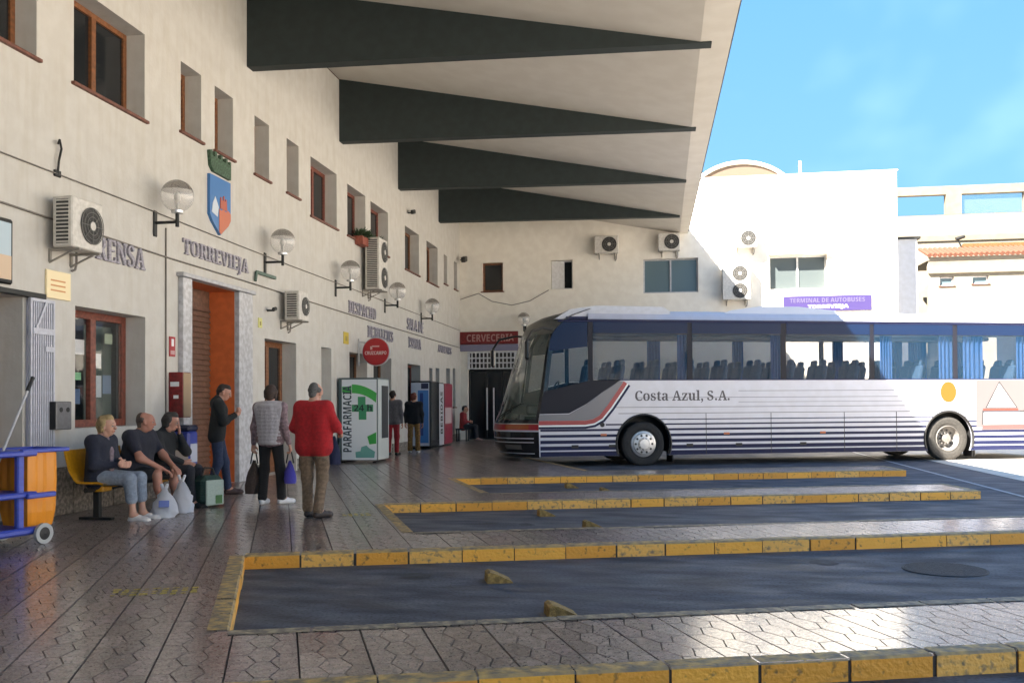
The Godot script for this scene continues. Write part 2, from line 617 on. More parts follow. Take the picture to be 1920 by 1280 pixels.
func build_platform() -> void:
	var outline := PackedVector2Array([Vector2(0.0, 45.0), Vector2(CORNER_X, 45.0)])
	var kerbs := []
	var last := Vector2(CORNER_X, 8.0)
	outline.append(last)
	for k in 6:
		var c := Vector2(CORNER_X, corner_z[k])
		kerbs.append([last, c, "end"])
		outline.append(c)
		var e := on_front(k, FINGER_END)
		var e2 := on_back(k, FINGER_END - 0.15)
		var b := bay_corner(k) if k < 5 else on_back(k, CORNER_X)
		if k == 5:
			break
		outline.append_array([e, e2, b])
		kerbs.append([c, e, "front"])
		kerbs.append([e, e2, "cap"])
		kerbs.append([e2, b, "back"])
		last = b
	outline.append_array([Vector2(CORNER_X, FAR_Z), Vector2(0.0, FAR_Z)])
	kerbs.append([Vector2(CORNER_X, corner_z[5]), Vector2(CORNER_X, FAR_Z), "end"])
	var st := begin()
	var flat := Transform3D(Basis(Vector3.RIGHT, Vector3.BACK, Vector3.UP), Vector3(0, -0.012, 0))
	prism(st, outline, flat, 0.14)
	var slab := struct("platform_pavement", st, grained(Color(0.048, 0.040, 0.036), 0.8, 0.3, 0.6))
	lay_paving(outline, slab)
	# kerb stones
	var side := mat(Color.WHITE, 0.55)
	side.albedo_texture = noise_tex("kerb", 0.022, Color(0.10, 0.075, 0.04), Color(0.80, 0.40, 0.05), 0.05, 0.24, 512, 6)
	var worn := mat(Color.WHITE, 0.6)
	worn.albedo_texture = noise_tex("kerbtop", 0.02, Color(0.16, 0.13, 0.09), Color(0.52, 0.34, 0.11), 0.2, 0.8, 512, 6)
	var pale := mat(Color.WHITE, 0.6)
	pale.albedo_texture = noise_tex("kerbpale", 0.02, Color(0.15, 0.13, 0.10), Color(0.34, 0.28, 0.18), 0.3, 0.7, 512, 6)
	var side2: StandardMaterial3D = side.duplicate()
	side2.albedo_color = Color(0.93, 0.90, 0.85)
	side2.uv1_offset = Vector3(0.3, 0.7, 0.1)
	var side3: StandardMaterial3D = side.duplicate()
	side3.albedo_texture = noise_tex("kerb3", 0.03, Color(0.14, 0.12, 0.09), Color(0.74, 0.41, 0.09), 0.16, 0.42, 512, 6)
	var sides := [side, side2, side3]
	for m in [side, side2, side3, worn, pale]:
		m.uv1_triplanar = true
		m.uv1_world_triplanar = true
		m.uv1_scale = Vector3.ONE * 0.9
		m.heightmap_enabled = true
		m.heightmap_texture = noise_tex("bump", 0.06, Color.BLACK, Color.WHITE, 0.1, 0.9, 512, 4)
		m.heightmap_scale = 0.4
	var rng := RandomNumberGenerator.new()
	rng.seed = 3
	for run in kerbs:
		var a: Vector2 = run[0]
		var b: Vector2 = run[1]
		var d := (b - a).normalized()
		var inward := Vector2(d.y, -d.x)
		var mid := (a + b) * 0.5 + inward * 0.06
		if not Geometry2D.is_point_in_polygon(mid, outline):
			inward = -inward
		var n := maxi(1, int(a.distance_to(b) / 0.49 + 0.5))
		var step := a.distance_to(b) / n
		var x := Vector3(d.x, 0, d.y)
		var z := Vector3(-inward.x, 0, -inward.y)
		for i in n:
			var c := a + d * step * (i + 0.5)
			var w := 0.13
			var gap := 0.010 if rng.randf() < 0.75 else 0.026
			var drop := rng.randf_range(0.0, 0.005)
			var top := 0.006 - drop
			var o := Vector3(c.x, 0, c.y)
			var l := (step - gap) * 0.5
			var out := rng.randf_range(0.004, 0.012)
			var bev := 0.014
			var s1 := begin()
			var s2 := begin()
			var f0 := o + z * out
			# face, rounded arris, top
			quad(s1, f0 - x * l + Vector3(0, GROUND - 0.02, 0), f0 + x * l + Vector3(0, GROUND - 0.02, 0), f0 + x * l + Vector3(0, top - bev, 0), f0 - x * l + Vector3(0, top - bev, 0), z)
			for e in [-1.0, 1.0]:
				quad(s1, f0 + x * l * e + Vector3(0, GROUND - 0.02, 0), f0 + x * l * e + Vector3(0, top - bev, 0), f0 - z * w + x * l * e + Vector3(0, top - bev, 0), f0 - z * w + x * l * e + Vector3(0, GROUND - 0.02, 0), x * e)
			quad(s2, f0 - x * l + Vector3(0, top - bev, 0), f0 + x * l + Vector3(0, top - bev, 0), f0 - z * bev + x * l + Vector3(0, top, 0), f0 - z * bev - x * l + Vector3(0, top, 0), z + Vector3.UP)
			quad(s2, f0 - z * bev - x * l + Vector3(0, top, 0), f0 - z * bev + x * l + Vector3(0, top, 0), f0 - z * w + x * l + Vector3(0, top, 0), f0 - z * w - x * l + Vector3(0, top, 0), Vector3.UP)
			var mesh := s1.commit()
			s2.commit(mesh)
			mesh.surface_set_material(0, pale if run[2] == "back" else sides[rng.randi() % 3])
			mesh.surface_set_material(1, worn if run[2] != "back" else pale)
			part_mesh("kerb_stone", mesh, null, slab)
	# faded yellow painted characters on the paving
	var paint := grained(Color(0.42, 0.34, 0.06), 0.7, 0.5, 0.2)
	for m in [[Vector3(3.40, 0.003, -6.15), 9, 0.068], [Vector3(3.48, 0.003, -10.80), 5, 0.07]]:
		for i in m[1]:
			st = begin()
			for s in 3:
				var c: Vector3 = m[0] + AD * (m[2] * (i + 0.5)) + BD * (0.09 * (s - 1) + rng.randf_range(-0.02, 0.02))
				var bw := rng.randf_range(0.016, 0.030)
				var bh := rng.randf_range(0.012, 0.045)
				quad(st, c - AD * bw - BD * bh, c + AD * bw - BD * bh * rng.randf_range(0.4, 1.0), c + AD * bw * 0.8 + BD * bh, c - AD * bw + BD * bh * rng.randf_range(0.5, 1.0), Vector3.UP)
			struct("paving_marking", st, paint)
	# concrete wheel stops
	var spots := [[6.59, -6.40], [5.95, -7.55], [6.48, -10.90], [5.80, -11.98], [5.75, -15.95], [6.40, -15.15]]
	var where := ["near edge of the first bay", "far edge of the first bay, by the kerb", "near edge of the second bay", "far edge of the second bay", "far edge of the third bay", "near edge of the third bay"]
	var stop_mat := grained(Color(0.30, 0.20, 0.06), 0.75, 0.5, 0.35, 0.5)
	var proto: Node3D
	for i in spots.size():
		var at := Vector3(spots[i][0], GROUND, spots[i][1])
		var lab := "worn yellow wheel stop wedge at the %s" % where[i]
		if proto == null:
			proto = thing("wheel_stop", lab, "wheel stop", at, 0.0, "wheel stops in the bays")
			proto.basis = Basis(Vector3.UP, atan2(0.309, 0.951))
			st = begin()
			prism(st, poly([[-0.085, -0.01], [0.135, -0.01], [0.12, 0.012], [-0.02, 0.080], [-0.055, 0.088], [-0.080, 0.075]]), Transform3D(Basis.IDENTITY, Vector3(0, 0, 0.10)), 0.20)
			part("wedge", st, stop_mat, proto)
		else:
			var c := copy_of(proto, "wheel_stop", lab, at)
			c.basis = proto.basis

func lay_paving(outline: PackedVector2Array, slab: Node3D) -> void:
	var w := 0.365
	var h := 0.29
	var g := 0.068
	var cells := [
		poly([[0.004, 0], [0.3333 - g, 0], [0.3333 + g, 0.5], [0.3333 - g, 1], [0.004, 1]]),
		poly([[0.3333 + g, 0.5], [0.3333 - g, 1], [0.3333 + g, 1.5], [0.6667 - g, 1.5], [0.6667 + g, 1], [0.6667 - g, 0.5]]),
		poly([[0.6667 + g, 0], [0.996, 0], [0.996, 1], [0.6667 + g, 1], [0.6667 - g, 0.5]])]
	var a2 := Vector2(AD.x, AD.z) * w
	var b2 := Vector2(BD.x, BD.z) * h
	var org := Vector2(7.21, -6.02)
	var rng := RandomNumberGenerator.new()
	rng.seed = 21
	var tones := []
	for c in [Color(0.180, 0.134, 0.118), Color(0.218, 0.166, 0.147), Color(0.142, 0.104, 0.094), Color(0.25, 0.196, 0.172), Color(0.19, 0.134, 0.132)]:
		var m := grained(c, 0.30, 0.3, 0.55)
		m.roughness_texture = noise_tex("paver_rough", 0.03, Color(0.05, 0.05, 0.05), Color(0.26, 0.26, 0.26), 0.25, 0.8)
		m.roughness = 1.0
		m.heightmap_enabled = true
		m.heightmap_texture = noise_tex("paverbump", 0.05, Color.BLACK, Color.WHITE, 0.1, 0.9, 512, 3)
		m.heightmap_scale = 0.05
		m.metallic_specular = 0.7
		m.clearcoat_enabled = true
		m.clearcoat = 0.7
		m.clearcoat_roughness = 0.17
		streaked(m, 0.76, Vector3(0.8, 0.8, 0.8), "speckle")
		tones.append(m)
	var flat := Transform3D(Basis(Vector3.RIGHT, Vector3.BACK, Vector3.UP), Vector3.ZERO)
	var meshes := []
	var shapes := []
	for c in cells:
		var pts := PackedVector2Array()
		for p in c:
			pts.append(a2 * p.x + b2 * p.y)
		shapes.append(pts)
		meshes.append(paver_mesh(pts))
	var whole := []
	var cut := []
	var box2 := Rect2(outline[0], Vector2.ZERO)
	for p in outline:
		box2 = box2.expand(p)
	var det := a2.cross(b2)
	for j in range(-60, 160):
		for i in range(-60, 60):
			var base := org + a2 * i + b2 * j
			if base.x < -0.6 or base.x > 12.8 or base.y > 3.0 or base.y < FAR_Z - 0.5:
				continue
			for c in 3:
				var pts := PackedVector2Array()
				var inside := 0
				for p in shapes[c]:
					pts.append(base + p)
					if Geometry2D.is_point_in_polygon(base + p, outline):
						inside += 1
				if inside == 0:
					continue
				var mid := Vector2.ZERO
				for p in pts:
					mid += p / pts.size()
				var tone := (absi(hash(i * 7 + 3)) % 5) if rng.randf() < 0.6 else rng.randi() % 5
				var seen := mid.distance_to(Vector2(CAM.x, CAM.z))
				var fwd := Vector2(-sin(0.1587), -cos(0.1587))
				var rel := mid - Vector2(CAM.x, CAM.z)
				var depth := rel.dot(fwd)
				var side := rel.dot(Vector2(cos(0.1587), -sin(0.1587)))
				var in_view := depth > 4.3 and absf(side) < depth * 0.57
				if inside == pts.size():
					whole.append([seen if in_view else seen + 1000.0, base, c, tone])
				else:
					for q in Geometry2D.intersect_polygons(pts, outline):
						cut.append([seen if in_view else seen + 1000.0, q, tone])
	whole.sort_custom(func(p, q): return p[0] < q[0])
	var rest := {}
	for n in whole.size():
		var r: Array = whole[n]
		var at := Vector3(r[1].x, rng.randf_range(-0.0012, 0.0), r[1].y)
		if n < 300:
			var o := part_mesh("paving_stone", meshes[r[2]], tones[r[3]], slab)
			o.position = at
		else:
			var key: int = r[2] * 5 + r[3]
			if not rest.has(key):
				rest[key] = []
			rest[key].append(at)
	for key: int in rest:
		var mm := MultiMesh.new()
		mm.transform_format = MultiMesh.TRANSFORM_3D
		mm.mesh = meshes[key / 5]
		mm.instance_count = rest[key].size()
		for n in rest[key].size():
			mm.set_instance_transform(n, Transform3D(Basis.IDENTITY, rest[key][n]))
		var o := MultiMeshInstance3D.new()
		o.multimesh = mm
		o.material_override = tones[key % 5]
		o.set_meta("kind", "stuff")
		put("paving_stones", o, slab)
	var st := begin()
	for r in cut:
		add_paver(st, r[1])
	var o := part("cut_paving_stones", st, tones[1], slab)
	o.set_meta("kind", "stuff")

func paver_mesh(pts: PackedVector2Array) -> ArrayMesh:
	var st := begin()
	add_paver(st, pts)
	return st.commit()

func add_paver(st: SurfaceTool, pts: PackedVector2Array) -> void:
	var low := Geometry2D.offset_polygon(pts, -0.0022)
	var top := Geometry2D.offset_polygon(pts, -0.0040)
	if low.size() != 1 or top.size() != 1:
		return
	var a: PackedVector2Array = low[0]
	var b: PackedVector2Array = top[0]
	var ids := Geometry2D.triangulate_polygon(b)
	for k in range(0, ids.size(), 3):
		tri(st, Vector3(b[ids[k]].x, 0, b[ids[k]].y), Vector3(b[ids[k + 1]].x, 0, b[ids[k + 1]].y), Vector3(b[ids[k + 2]].x, 0, b[ids[k + 2]].y), Vector3.UP)
	if a.size() != b.size():
		return
	# offsetting may start at another corner
	var shift := 0
	var best := 1e9
	for s in a.size():
		var d := a[s].distance_to(b[0])
		if d < best:
			best = d
			shift = s
	for i in b.size():
		var p := b[i]
		var q := b[(i + 1) % b.size()]
		var r := a[(i + 1 + shift) % a.size()]
		var s := a[(i + shift) % a.size()]
		var e := (q - p).orthogonal().normalized()
		var mid := (p + q) * 0.5
		var outw := ((r + s) * 0.5 - mid).normalized()
		quad(st, Vector3(p.x, 0, p.y), Vector3(q.x, 0, q.y), Vector3(r.x, -0.0115, r.y), Vector3(s.x, -0.0115, s.y), Vector3(outw.x, 0.6, outw.y))

# ---------------------------------------------------------------- buildings

func wall_sheet(st: SurfaceTool, x: Transform3D, lo: Vector2, hi: Vector2, holes: Array, depth: float) -> void:
	# a wall in the transform's xy plane facing its z, with real openings; holes: [u0, u1, v0, v1]; the reveals are depth deep
	var us := [lo.x, hi.x]
	var vs := [lo.y, hi.y]
	for h in holes:
		us.append_array([h[0], h[1]])
		vs.append_array([h[2], h[3]])
	us.sort()
	vs.sort()
	for i in us.size() - 1:
		if us[i + 1] - us[i] < 1e-4 or us[i] < lo.x - 1e-4 or us[i + 1] > hi.x + 1e-4:
			continue
		for j in vs.size() - 1:
			if vs[j + 1] - vs[j] < 1e-4 or vs[j] < lo.y - 1e-4 or vs[j + 1] > hi.y + 1e-4:
				continue
			var mu: float = (us[i] + us[i + 1]) * 0.5
			var mv: float = (vs[j] + vs[j + 1]) * 0.5
			var open := false
			for h in holes:
				if mu > h[0] and mu < h[1] and mv > h[2] and mv < h[3]:
					open = true
			if not open:
				quad(st, x * Vector3(us[i], vs[j], 0), x * Vector3(us[i + 1], vs[j], 0), x * Vector3(us[i + 1], vs[j + 1], 0), x * Vector3(us[i], vs[j + 1], 0), x.basis.z)
				quad(st, x * Vector3(us[i], vs[j], -depth), x * Vector3(us[i + 1], vs[j], -depth), x * Vector3(us[i + 1], vs[j + 1], -depth), x * Vector3(us[i], vs[j + 1], -depth), -x.basis.z)
	for h in holes:
		var c := [Vector2(h[0], h[2]), Vector2(h[1], h[2]), Vector2(h[1], h[3]), Vector2(h[0], h[3])]
		var m := Vector2(h[0] + h[1], h[2] + h[3]) * 0.5
		for k in 4:
			var a: Vector2 = c[k]
			var b: Vector2 = c[(k + 1) % 4]
			var inw := m - (a + b) * 0.5
			quad(st, x * Vector3(a.x, a.y, 0), x * Vector3(b.x, b.y, 0), x * Vector3(b.x, b.y, -depth), x * Vector3(a.x, a.y, -depth), x.basis * Vector3(inw.x, inw.y, 0))

func window_unit(parent: Node3D, called: String, x: Transform3D, h: Array, depth: float, frame: Material, pane: Material, bars := 1, bar := 0.07, sill := true) -> MeshInstance3D:
	# frame and pane set back by depth in the opening h; x is the wall's transform
	var st := begin()
	var z0 := -depth - 0.06
	var z1 := -depth
	var cells := []
	span_x(st, x, Vector3(h[0] + 0.002, h[2] + 0.002, z0), Vector3(h[0] + bar, h[3] - 0.002, z1))
	span_x(st, x, Vector3(h[1] - bar, h[2] + 0.002, z0), Vector3(h[1] - 0.002, h[3] - 0.002, z1))
	span_x(st, x, Vector3(h[0] + bar, h[2] + 0.002, z0), Vector3(h[1] - bar, h[2] + bar, z1))
	span_x(st, x, Vector3(h[0] + bar, h[3] - bar, z0), Vector3(h[1] - bar, h[3] - 0.002, z1))
	var u: float = h[0] + bar
	var each: float = (h[1] - h[0] - 2 * bar) / (bars + 1)
	for i in bars + 1:
		cells.append([h[0] + bar + each * i, h[0] + bar + each * (i + 1)])
		if i > 0:
			span_x(st, x, Vector3(u + each * i - bar * 0.6, h[2] + bar, z0 + 0.005), Vector3(u + each * i + bar * 0.6, h[3] - bar, z1 + 0.02))
	var f := part(called, st, frame, parent)
	for c in cells:
		st = begin()
		span_x(st, x, Vector3(c[0], h[2] + bar, z0 + 0.02), Vector3(c[1], h[3] - bar, z0 + 0.03))
		part("pane", st, pane, f)
	if sill:
		st = begin()
		span_x(st, x, Vector3(h[0] - 0.05, h[2] - 0.035, -depth), Vector3(h[1] + 0.05, h[2] + 0.006, 0.05))
		part("sill", st, M.sill, f)
	return f

func span_x(st: SurfaceTool, x: Transform3D, lo: Vector3, hi: Vector3, bev := 0.004) -> void:
	box(st, x * ((lo + hi) * 0.5), (hi - lo).abs(), x.basis, bev)

var wall_t := Transform3D(Basis(Vector3.FORWARD, Vector3.UP, Vector3.RIGHT), Vector3.ZERO)    # u along the wall, v up, z out of it
var far_t := Transform3D(Basis.IDENTITY, Vector3(0, 0, FAR_Z))

func build_terminal() -> void:
	var t := thing("terminal_building", "long beige stucco bus terminal with small brown upper windows under the canopy", "building")
	var up := [[6.0, 7.65, 5.45, 6.66], [8.35, 9.99, 5.46, 6.66], [10.7, 12.34, 5.42, 6.67], [13.36, 14.01, 5.57, 6.66], [14.47, 15.14, 5.57, 6.65], [16.01, 16.65, 5.55, 6.62], [17.49, 18.11, 5.54, 6.62],
		[18.77, 20.38, 5.33, 6.59], [21.11, 22.48, 5.33, 6.55], [22.9, 24.45, 5.33, 6.52], [26.14, 27.72, 5.24, 6.5], [28.66, 30.14, 5.21, 6.49], [31.03, 31.52, 5.43, 6.43], [32.6, 33.13, 5.43, 6.43]]
	var low := [[8.0, 9.76, 0.0, 2.6], [10.74, 12.36, 1.05, 2.6], [13.56, 15.2, 0.0, 3.3], [16.44, 17.96, 0.0, 2.57], [19.37, 20.0, 0.0, 2.58], [21.23, 22.57, 0.95, 2.57], [23.1, 24.7, 0.0, 2.57],
		[26.37, 27.83, 0.95, 2.5], [28.94, 29.37, 1.2, 2.47], [29.8, 30.31, 1.2, 2.5], [31.32, 31.88, 1.2, 2.55], [32.32, 32.76, 1.2, 2.59]]
	var st := begin()
	wall_sheet(st, wall_t, Vector2(-45.0, -0.13), Vector2(33.6, 8.83), up + low, 0.45)
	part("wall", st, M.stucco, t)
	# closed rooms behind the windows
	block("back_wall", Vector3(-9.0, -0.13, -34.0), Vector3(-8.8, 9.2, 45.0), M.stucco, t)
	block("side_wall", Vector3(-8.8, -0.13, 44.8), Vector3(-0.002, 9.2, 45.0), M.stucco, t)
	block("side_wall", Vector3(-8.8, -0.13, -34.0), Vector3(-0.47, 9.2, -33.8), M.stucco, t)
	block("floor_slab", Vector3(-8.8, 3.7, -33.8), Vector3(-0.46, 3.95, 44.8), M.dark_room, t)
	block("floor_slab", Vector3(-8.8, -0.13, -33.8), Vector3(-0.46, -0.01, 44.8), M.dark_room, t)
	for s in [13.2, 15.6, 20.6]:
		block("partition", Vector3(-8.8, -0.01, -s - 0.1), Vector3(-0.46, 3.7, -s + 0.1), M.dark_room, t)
	st = begin()
	quad(st, Vector3(-9.2, 9.6, 45.1), Vector3(0.0, 9.02, 45.1), Vector3(0.0, 9.02, -34.0), Vector3(-9.2, 9.6, -34.0), Vector3.UP)
	quad(st, Vector3(-9.2, 9.45, 45.1), Vector3(0.0, 8.85, 45.1), Vector3(0.0, 8.85, -34.0), Vector3(-9.2, 9.45, -34.0), Vector3.DOWN)
	part("roof", st, M.tile_roof, t)
	for i in up.size():
		var narrow: bool = up[i][1] - up[i][0] < 0.9
		window_unit(t, "window", wall_t, up[i], 0.28, M.wood if not i in [7, 8, 9] else M.wood_red, M.pane_dark, 0 if narrow else 1, 0.08)
	# ground floor
	window_unit(t, "shop_window", wall_t, low[1], 0.30, M.wood_red, M.pane, 1, 0.10, false)
	st = begin()
	span(st, Vector3(-0.50, 1.15, -12.3), Vector3(-0.49, 2.45, -11.65))
	part("notice_board", st, mat(Color(0.10, 0.13, 0.11), 0.8), t)
	var notices := [[11.02, 1.95, 0.16, 0.24, Color(0.85, 0.85, 0.85)], [11.05, 1.68, 0.36, 0.10, Color(0.34, 0.71, 0.37)], [11.28, 2.02, 0.20, 0.20, Color(0.85, 0.85, 0.85)], [11.05, 1.36, 0.34, 0.2, Color(0.10, 0.17, 0.31)], [11.72, 1.85, 0.14, 0.2, Color(0.68, 0.71, 0.71)], [11.9, 1.5, 0.2, 0.26, Color(0.20, 0.27, 0.37)], [11.75, 1.45, 0.12, 0.3, Color(0.59, 0.65, 0.68)], [11.95, 2.2, 0.18, 0.14, Color(0.42, 0.48, 0.34)]]
	for n in notices:
		st = begin()
		span(st, Vector3(-0.372, n[1], -n[0] - n[2]), Vector3(-0.368, n[1] + n[3], -n[0]))
		part("paper_notice", st, mat(n[4], 0.7), t)
	for i in [0, 3, 4, 6]:
		var h: Array = low[i]
		var d := window_unit(t, "door", wall_t, [h[0], h[1], 0.0, h[3]], 0.30, M.wood if i != 4 else M.grey_paint, M.pane_dark if i != 4 else M.grey_paint, 1 if i != 4 else 0, 0.11, false)
		st = begin()
		span_x(st, wall_t, Vector3(h[0] + 0.11, 0.11, -0.352), Vector3(h[1] - 0.11, 0.9, -0.325))
		part("kick_panel", st, M.wood if i != 4 else M.grey_paint, d)
	for i in [5, 7, 8, 9, 10, 11]:
		window_unit(t, "window", wall_t, low[i], 0.28, M.wood_red if i == 7 else M.wood, M.pane_dark, 0, 0.07)
	# the portal: marble surround, orange reveal, dark slatted shutter at the back
	st = begin()
	span(st, Vector3(0.0, 0.0, -13.56), Vector3(0.09, 3.30, -13.28), 0.01)
	part("portal_jamb", st, M.marble, t)
	st = begin()
	span(st, Vector3(0.0, 0.0, -15.74), Vector3(0.09, 3.30, -15.20), 0.01)
	part("portal_jamb", st, M.marble, t)
	st = begin()
	span(st, Vector3(0.0, 3.302, -15.80), Vector3(0.13, 3.37, -13.22), 0.01)
	part("portal_lintel", st, M.grey_paint, t)
	st = begin()
	quad(st, Vector3(-0.004, 0, -15.197), Vector3(-0.469, 0, -15.197), Vector3(-0.469, 3.297, -15.197), Vector3(-0.004, 3.297, -15.197), Vector3.BACK)
	quad(st, Vector3(-0.004, 3.297, -13.57), Vector3(-0.469, 3.297, -13.57), Vector3(-0.469, 3.297, -15.197), Vector3(-0.004, 3.297, -15.197), Vector3.DOWN)
	part("portal_reveal", st, M.orange, t)
	st = begin()
	span(st, Vector3(-0.50, 0.0, -15.30), Vector3(-0.47, 3.32, -13.46))
	var shutter := part("shutter_door", st, M.slat, t)
	for i in 32:
		var y := 0.12 + i * 0.092
		st = begin()
		box(st, Vector3(-0.452, y, -14.38), Vector3(0.014, 0.074, 1.60), Basis(Vector3.BACK, 0.36))
		part("slat", st, M.slat, shutter)
	# stone plinth slabs along the foot of the wall
	var s := 10.25
	while s < 13.2:
		st = begin()
		span(st, Vector3(0.0, 0.0, -minf(s + 0.42, 13.24)), Vector3(0.03, 0.585, -s - 0.006), 0.006)
		part("plinth_slab", st, M.stone, t)
		s += 0.426
	for run in [[15.8, 16.4], [18.0, 19.33], [20.04, 23.06], [24.74, 33.5]]:
		s = run[0]
		while s < run[1] - 0.1:
			st = begin()
			span(st, Vector3(0.0, 0.0, -minf(s + 0.6, run[1])), Vector3(0.02, 0.24, -s - 0.006), 0.006)
			part("plinth_slab", st, M.stone, t)
			s += 0.606
	st = begin()
	span(st, Vector3(0.0, 2.60, -10.05), Vector3(0.10, 2.66, -8.0), 0.005)
	part("door_lintel", st, M.iron, t)

func soffit_y(x: float) -> float:
	return lerpf(8.85, 7.31, clampf(x / 8.0, 0.0, 1.0))

func canopy_edge(z: float) -> float:
	return 8.52 - 0.0125 * (-z - 14.0)

func build_canopy() -> void:
	var t := thing("canopy", "sloping beige concrete canopy cantilevered over the platform on dark wedge beams", "canopy")
	var z0 := 45.0
	var z1 := FAR_Z + 0.004
	var st := begin()
	var e0 := canopy_edge(z0)
	var e1 := canopy_edge(z1)
	# underside in bays, then the flat lip
	quad(st, Vector3(0, 8.85, z0), Vector3(8.0, 7.31, z0), Vector3(8.0, 7.31, z1), Vector3(0, 8.85, z1), Vector3.DOWN)
	quad(st, Vector3(8.0, 7.31, z0), Vector3(e0, 7.31, z0), Vector3(e1, 7.31, z1), Vector3(8.0, 7.31, z1), Vector3.DOWN)
	quad(st, Vector3(e0, 7.31, z0), Vector3(e0, 7.47, z0), Vector3(e1, 7.47, z1), Vector3(e1, 7.31, z1), Vector3.RIGHT)
	quad(st, Vector3(-0.1, 9.03, z0), Vector3(e0, 7.47, z0), Vector3(e1, 7.47, z1), Vector3(-0.1, 9.03, z1), Vector3.UP)
	prism(st, poly([[0, 8.85], [8.0, 7.31], [e0, 7.31], [e0, 7.47], [0, 9.02]]), Transform3D(Basis.IDENTITY, Vector3(0, 0, z0)), 0.0)
	part("soffit_slab", st, M.soffit, t)
	for i in 15:
		var z := -30.30 + i * 4.87
		var tip := 8.18 + 0.0164 * (z + 15.69)
		st = begin()
		var hi := soffit_y(tip)
		var pts := poly([[0.0, 7.40], [tip, 7.285], [tip, hi - 0.004], [0.0, 8.846]])
		prism(st, pts, Transform3D(Basis.IDENTITY, Vector3(0, 0, z)), 0.26)
		part("beam", st, M.beam, t)
	st = begin()
	var n := 0
	var z := z0
	# a row of dark edge tiles
	while z > z1:
		var x := canopy_edge(z)
		cyl(st, Vector3(x - 0.22, 7.515, z), Vector3(x + 0.025, 7.462, z), 0.05, 0.05, 6)
		z -= 0.17
		n += 1
	var tl := part("edge_tiles", st, M.edge, t)
	tl.set_meta("kind", "stuff")
	st = begin()
	var ec := (e0 + e1) * 0.5
	box(st, Vector3(ec + 0.02, 7.42, (z0 + z1) * 0.5), Vector3(0.03, 0.09, z0 - z1), Basis(Vector3.UP, atan2(e0 - e1, z0 - z1)))
	part("drip_edge", st, M.edge, t)

func build_far_building() -> void:
	var t := thing("station_wing", "tall white stucco wing facing the bays, half in the canopy's shadow", "building")
	var holes := [[0.84, 1.61, 5.42, 6.48], [3.38, 4.17, 5.45, 6.5], [6.7, 8.63, 5.22, 6.44], [11.08, 13.02, 5.23, 6.42], [0.28, 2.2, 0.0, 3.2]]
	var st := begin()
	wall_sheet(st, far_t, Vector2(-0.45, -0.13), Vector2(15.35, 9.22), holes, 0.35)
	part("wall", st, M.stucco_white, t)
	block("side_wall", Vector3(15.05, -0.13, -44.0), Vector3(15.35, 9.22, FAR_Z - 0.352), M.stucco_white, t)
	block("back_wall", Vector3(-0.45, -0.13, -44.2), Vector3(15.35, 9.22, -44.0), M.stucco_white, t)
	block("roof_slab", Vector3(-0.45, 8.9, -44.0), Vector3(15.05, 9.0, FAR_Z - 0.352), M.stucco_white, t)
	st = begin()
	span(st, Vector3(-0.5, 9.222, FAR_Z - 0.4), Vector3(15.4, 9.27, FAR_Z + 0.04), 0.01)
	part("coping", st, grained(Color(0.55, 0.45, 0.40), 0.8, 0.1), t)
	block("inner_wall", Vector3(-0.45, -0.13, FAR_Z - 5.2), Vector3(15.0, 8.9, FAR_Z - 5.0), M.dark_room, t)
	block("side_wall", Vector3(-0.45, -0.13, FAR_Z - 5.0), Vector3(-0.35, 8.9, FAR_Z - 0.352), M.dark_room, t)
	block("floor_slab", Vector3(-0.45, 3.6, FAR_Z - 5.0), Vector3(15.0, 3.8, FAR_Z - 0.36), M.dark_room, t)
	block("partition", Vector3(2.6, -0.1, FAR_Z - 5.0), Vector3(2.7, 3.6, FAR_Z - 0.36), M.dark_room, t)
	window_unit(t, "window", far_t, holes[0], 0.16, M.wood, M.pane_dark, 0, 0.07)
	var w := window_unit(t, "window", far_t, holes[1], 0.20, M.white_paint, M.pane_dark, 0, 0.05, false)
	st = begin()
	span_x(st, far_t, Vector3(3.40, 5.47, -0.17), Vector3(3.86, 6.48, -0.13))
	part("shutter_leaf", st, M.white_paint, w)
	window_unit(t, "window", far_t, holes[2], 0.14, M.grey_paint, M.pane_blue, 1, 0.05, false)
	w = window_unit(t, "window", far_t, holes[3], 0.22, M.white_paint, mat(Color(0.075, 0.092, 0.095), 0.4), 1, 0.05, false)
	# glazed entrance under a white grille
	var d := window_unit(t, "entrance_door", far_t, [0.28, 2.2, 0.0, 2.55], 0.16, M.iron, M.pane_dark, 2, 0.06, false)
	for x in [0.95, 1.2]:
		st = begin()
		span_x(st, far_t, Vector3(x, 0.35, -0.15), Vector3(x + 0.045, 1.9, -0.10))
		part("pull_handle", st, M.white_paint, d)
	var g := thing("entrance_grille", "white square-mesh grille above the dark glazed entrance in the corner", "grille", Vector3(0.28, 2.58, FAR_Z + 0.01))
	st = begin()
	span(st, Vector3(0, 0, 0), Vector3(1.92, 0.045, 0.03))
	span(st, Vector3(0, 0.59, 0), Vector3(1.92, 0.64, 0.03))
	part("frame", st, M.white_paint, g)
	for i in 14:
		st = begin()
		var wd := 0.045 if i % 6 else 0.09
		span(st, Vector3(i * 0.1445, 0.046, 0.0), Vector3(i * 0.1445 + wd, 0.589, 0.028))
		part("bar", st, M.white_paint, g)
	for j in 2:
		st = begin()
		span(st, Vector3(0.0, 0.20 + j * 0.18, 0.002), Vector3(1.92, 0.25 + j * 0.18, 0.036))
		part("rail", st, M.white_paint, g)

func block(called: String, lo: Vector3, hi: Vector3, m: Material, parent: Node3D) -> MeshInstance3D:
	var st := begin()
	span(st, lo, hi)
	return part(called, st, m, parent)

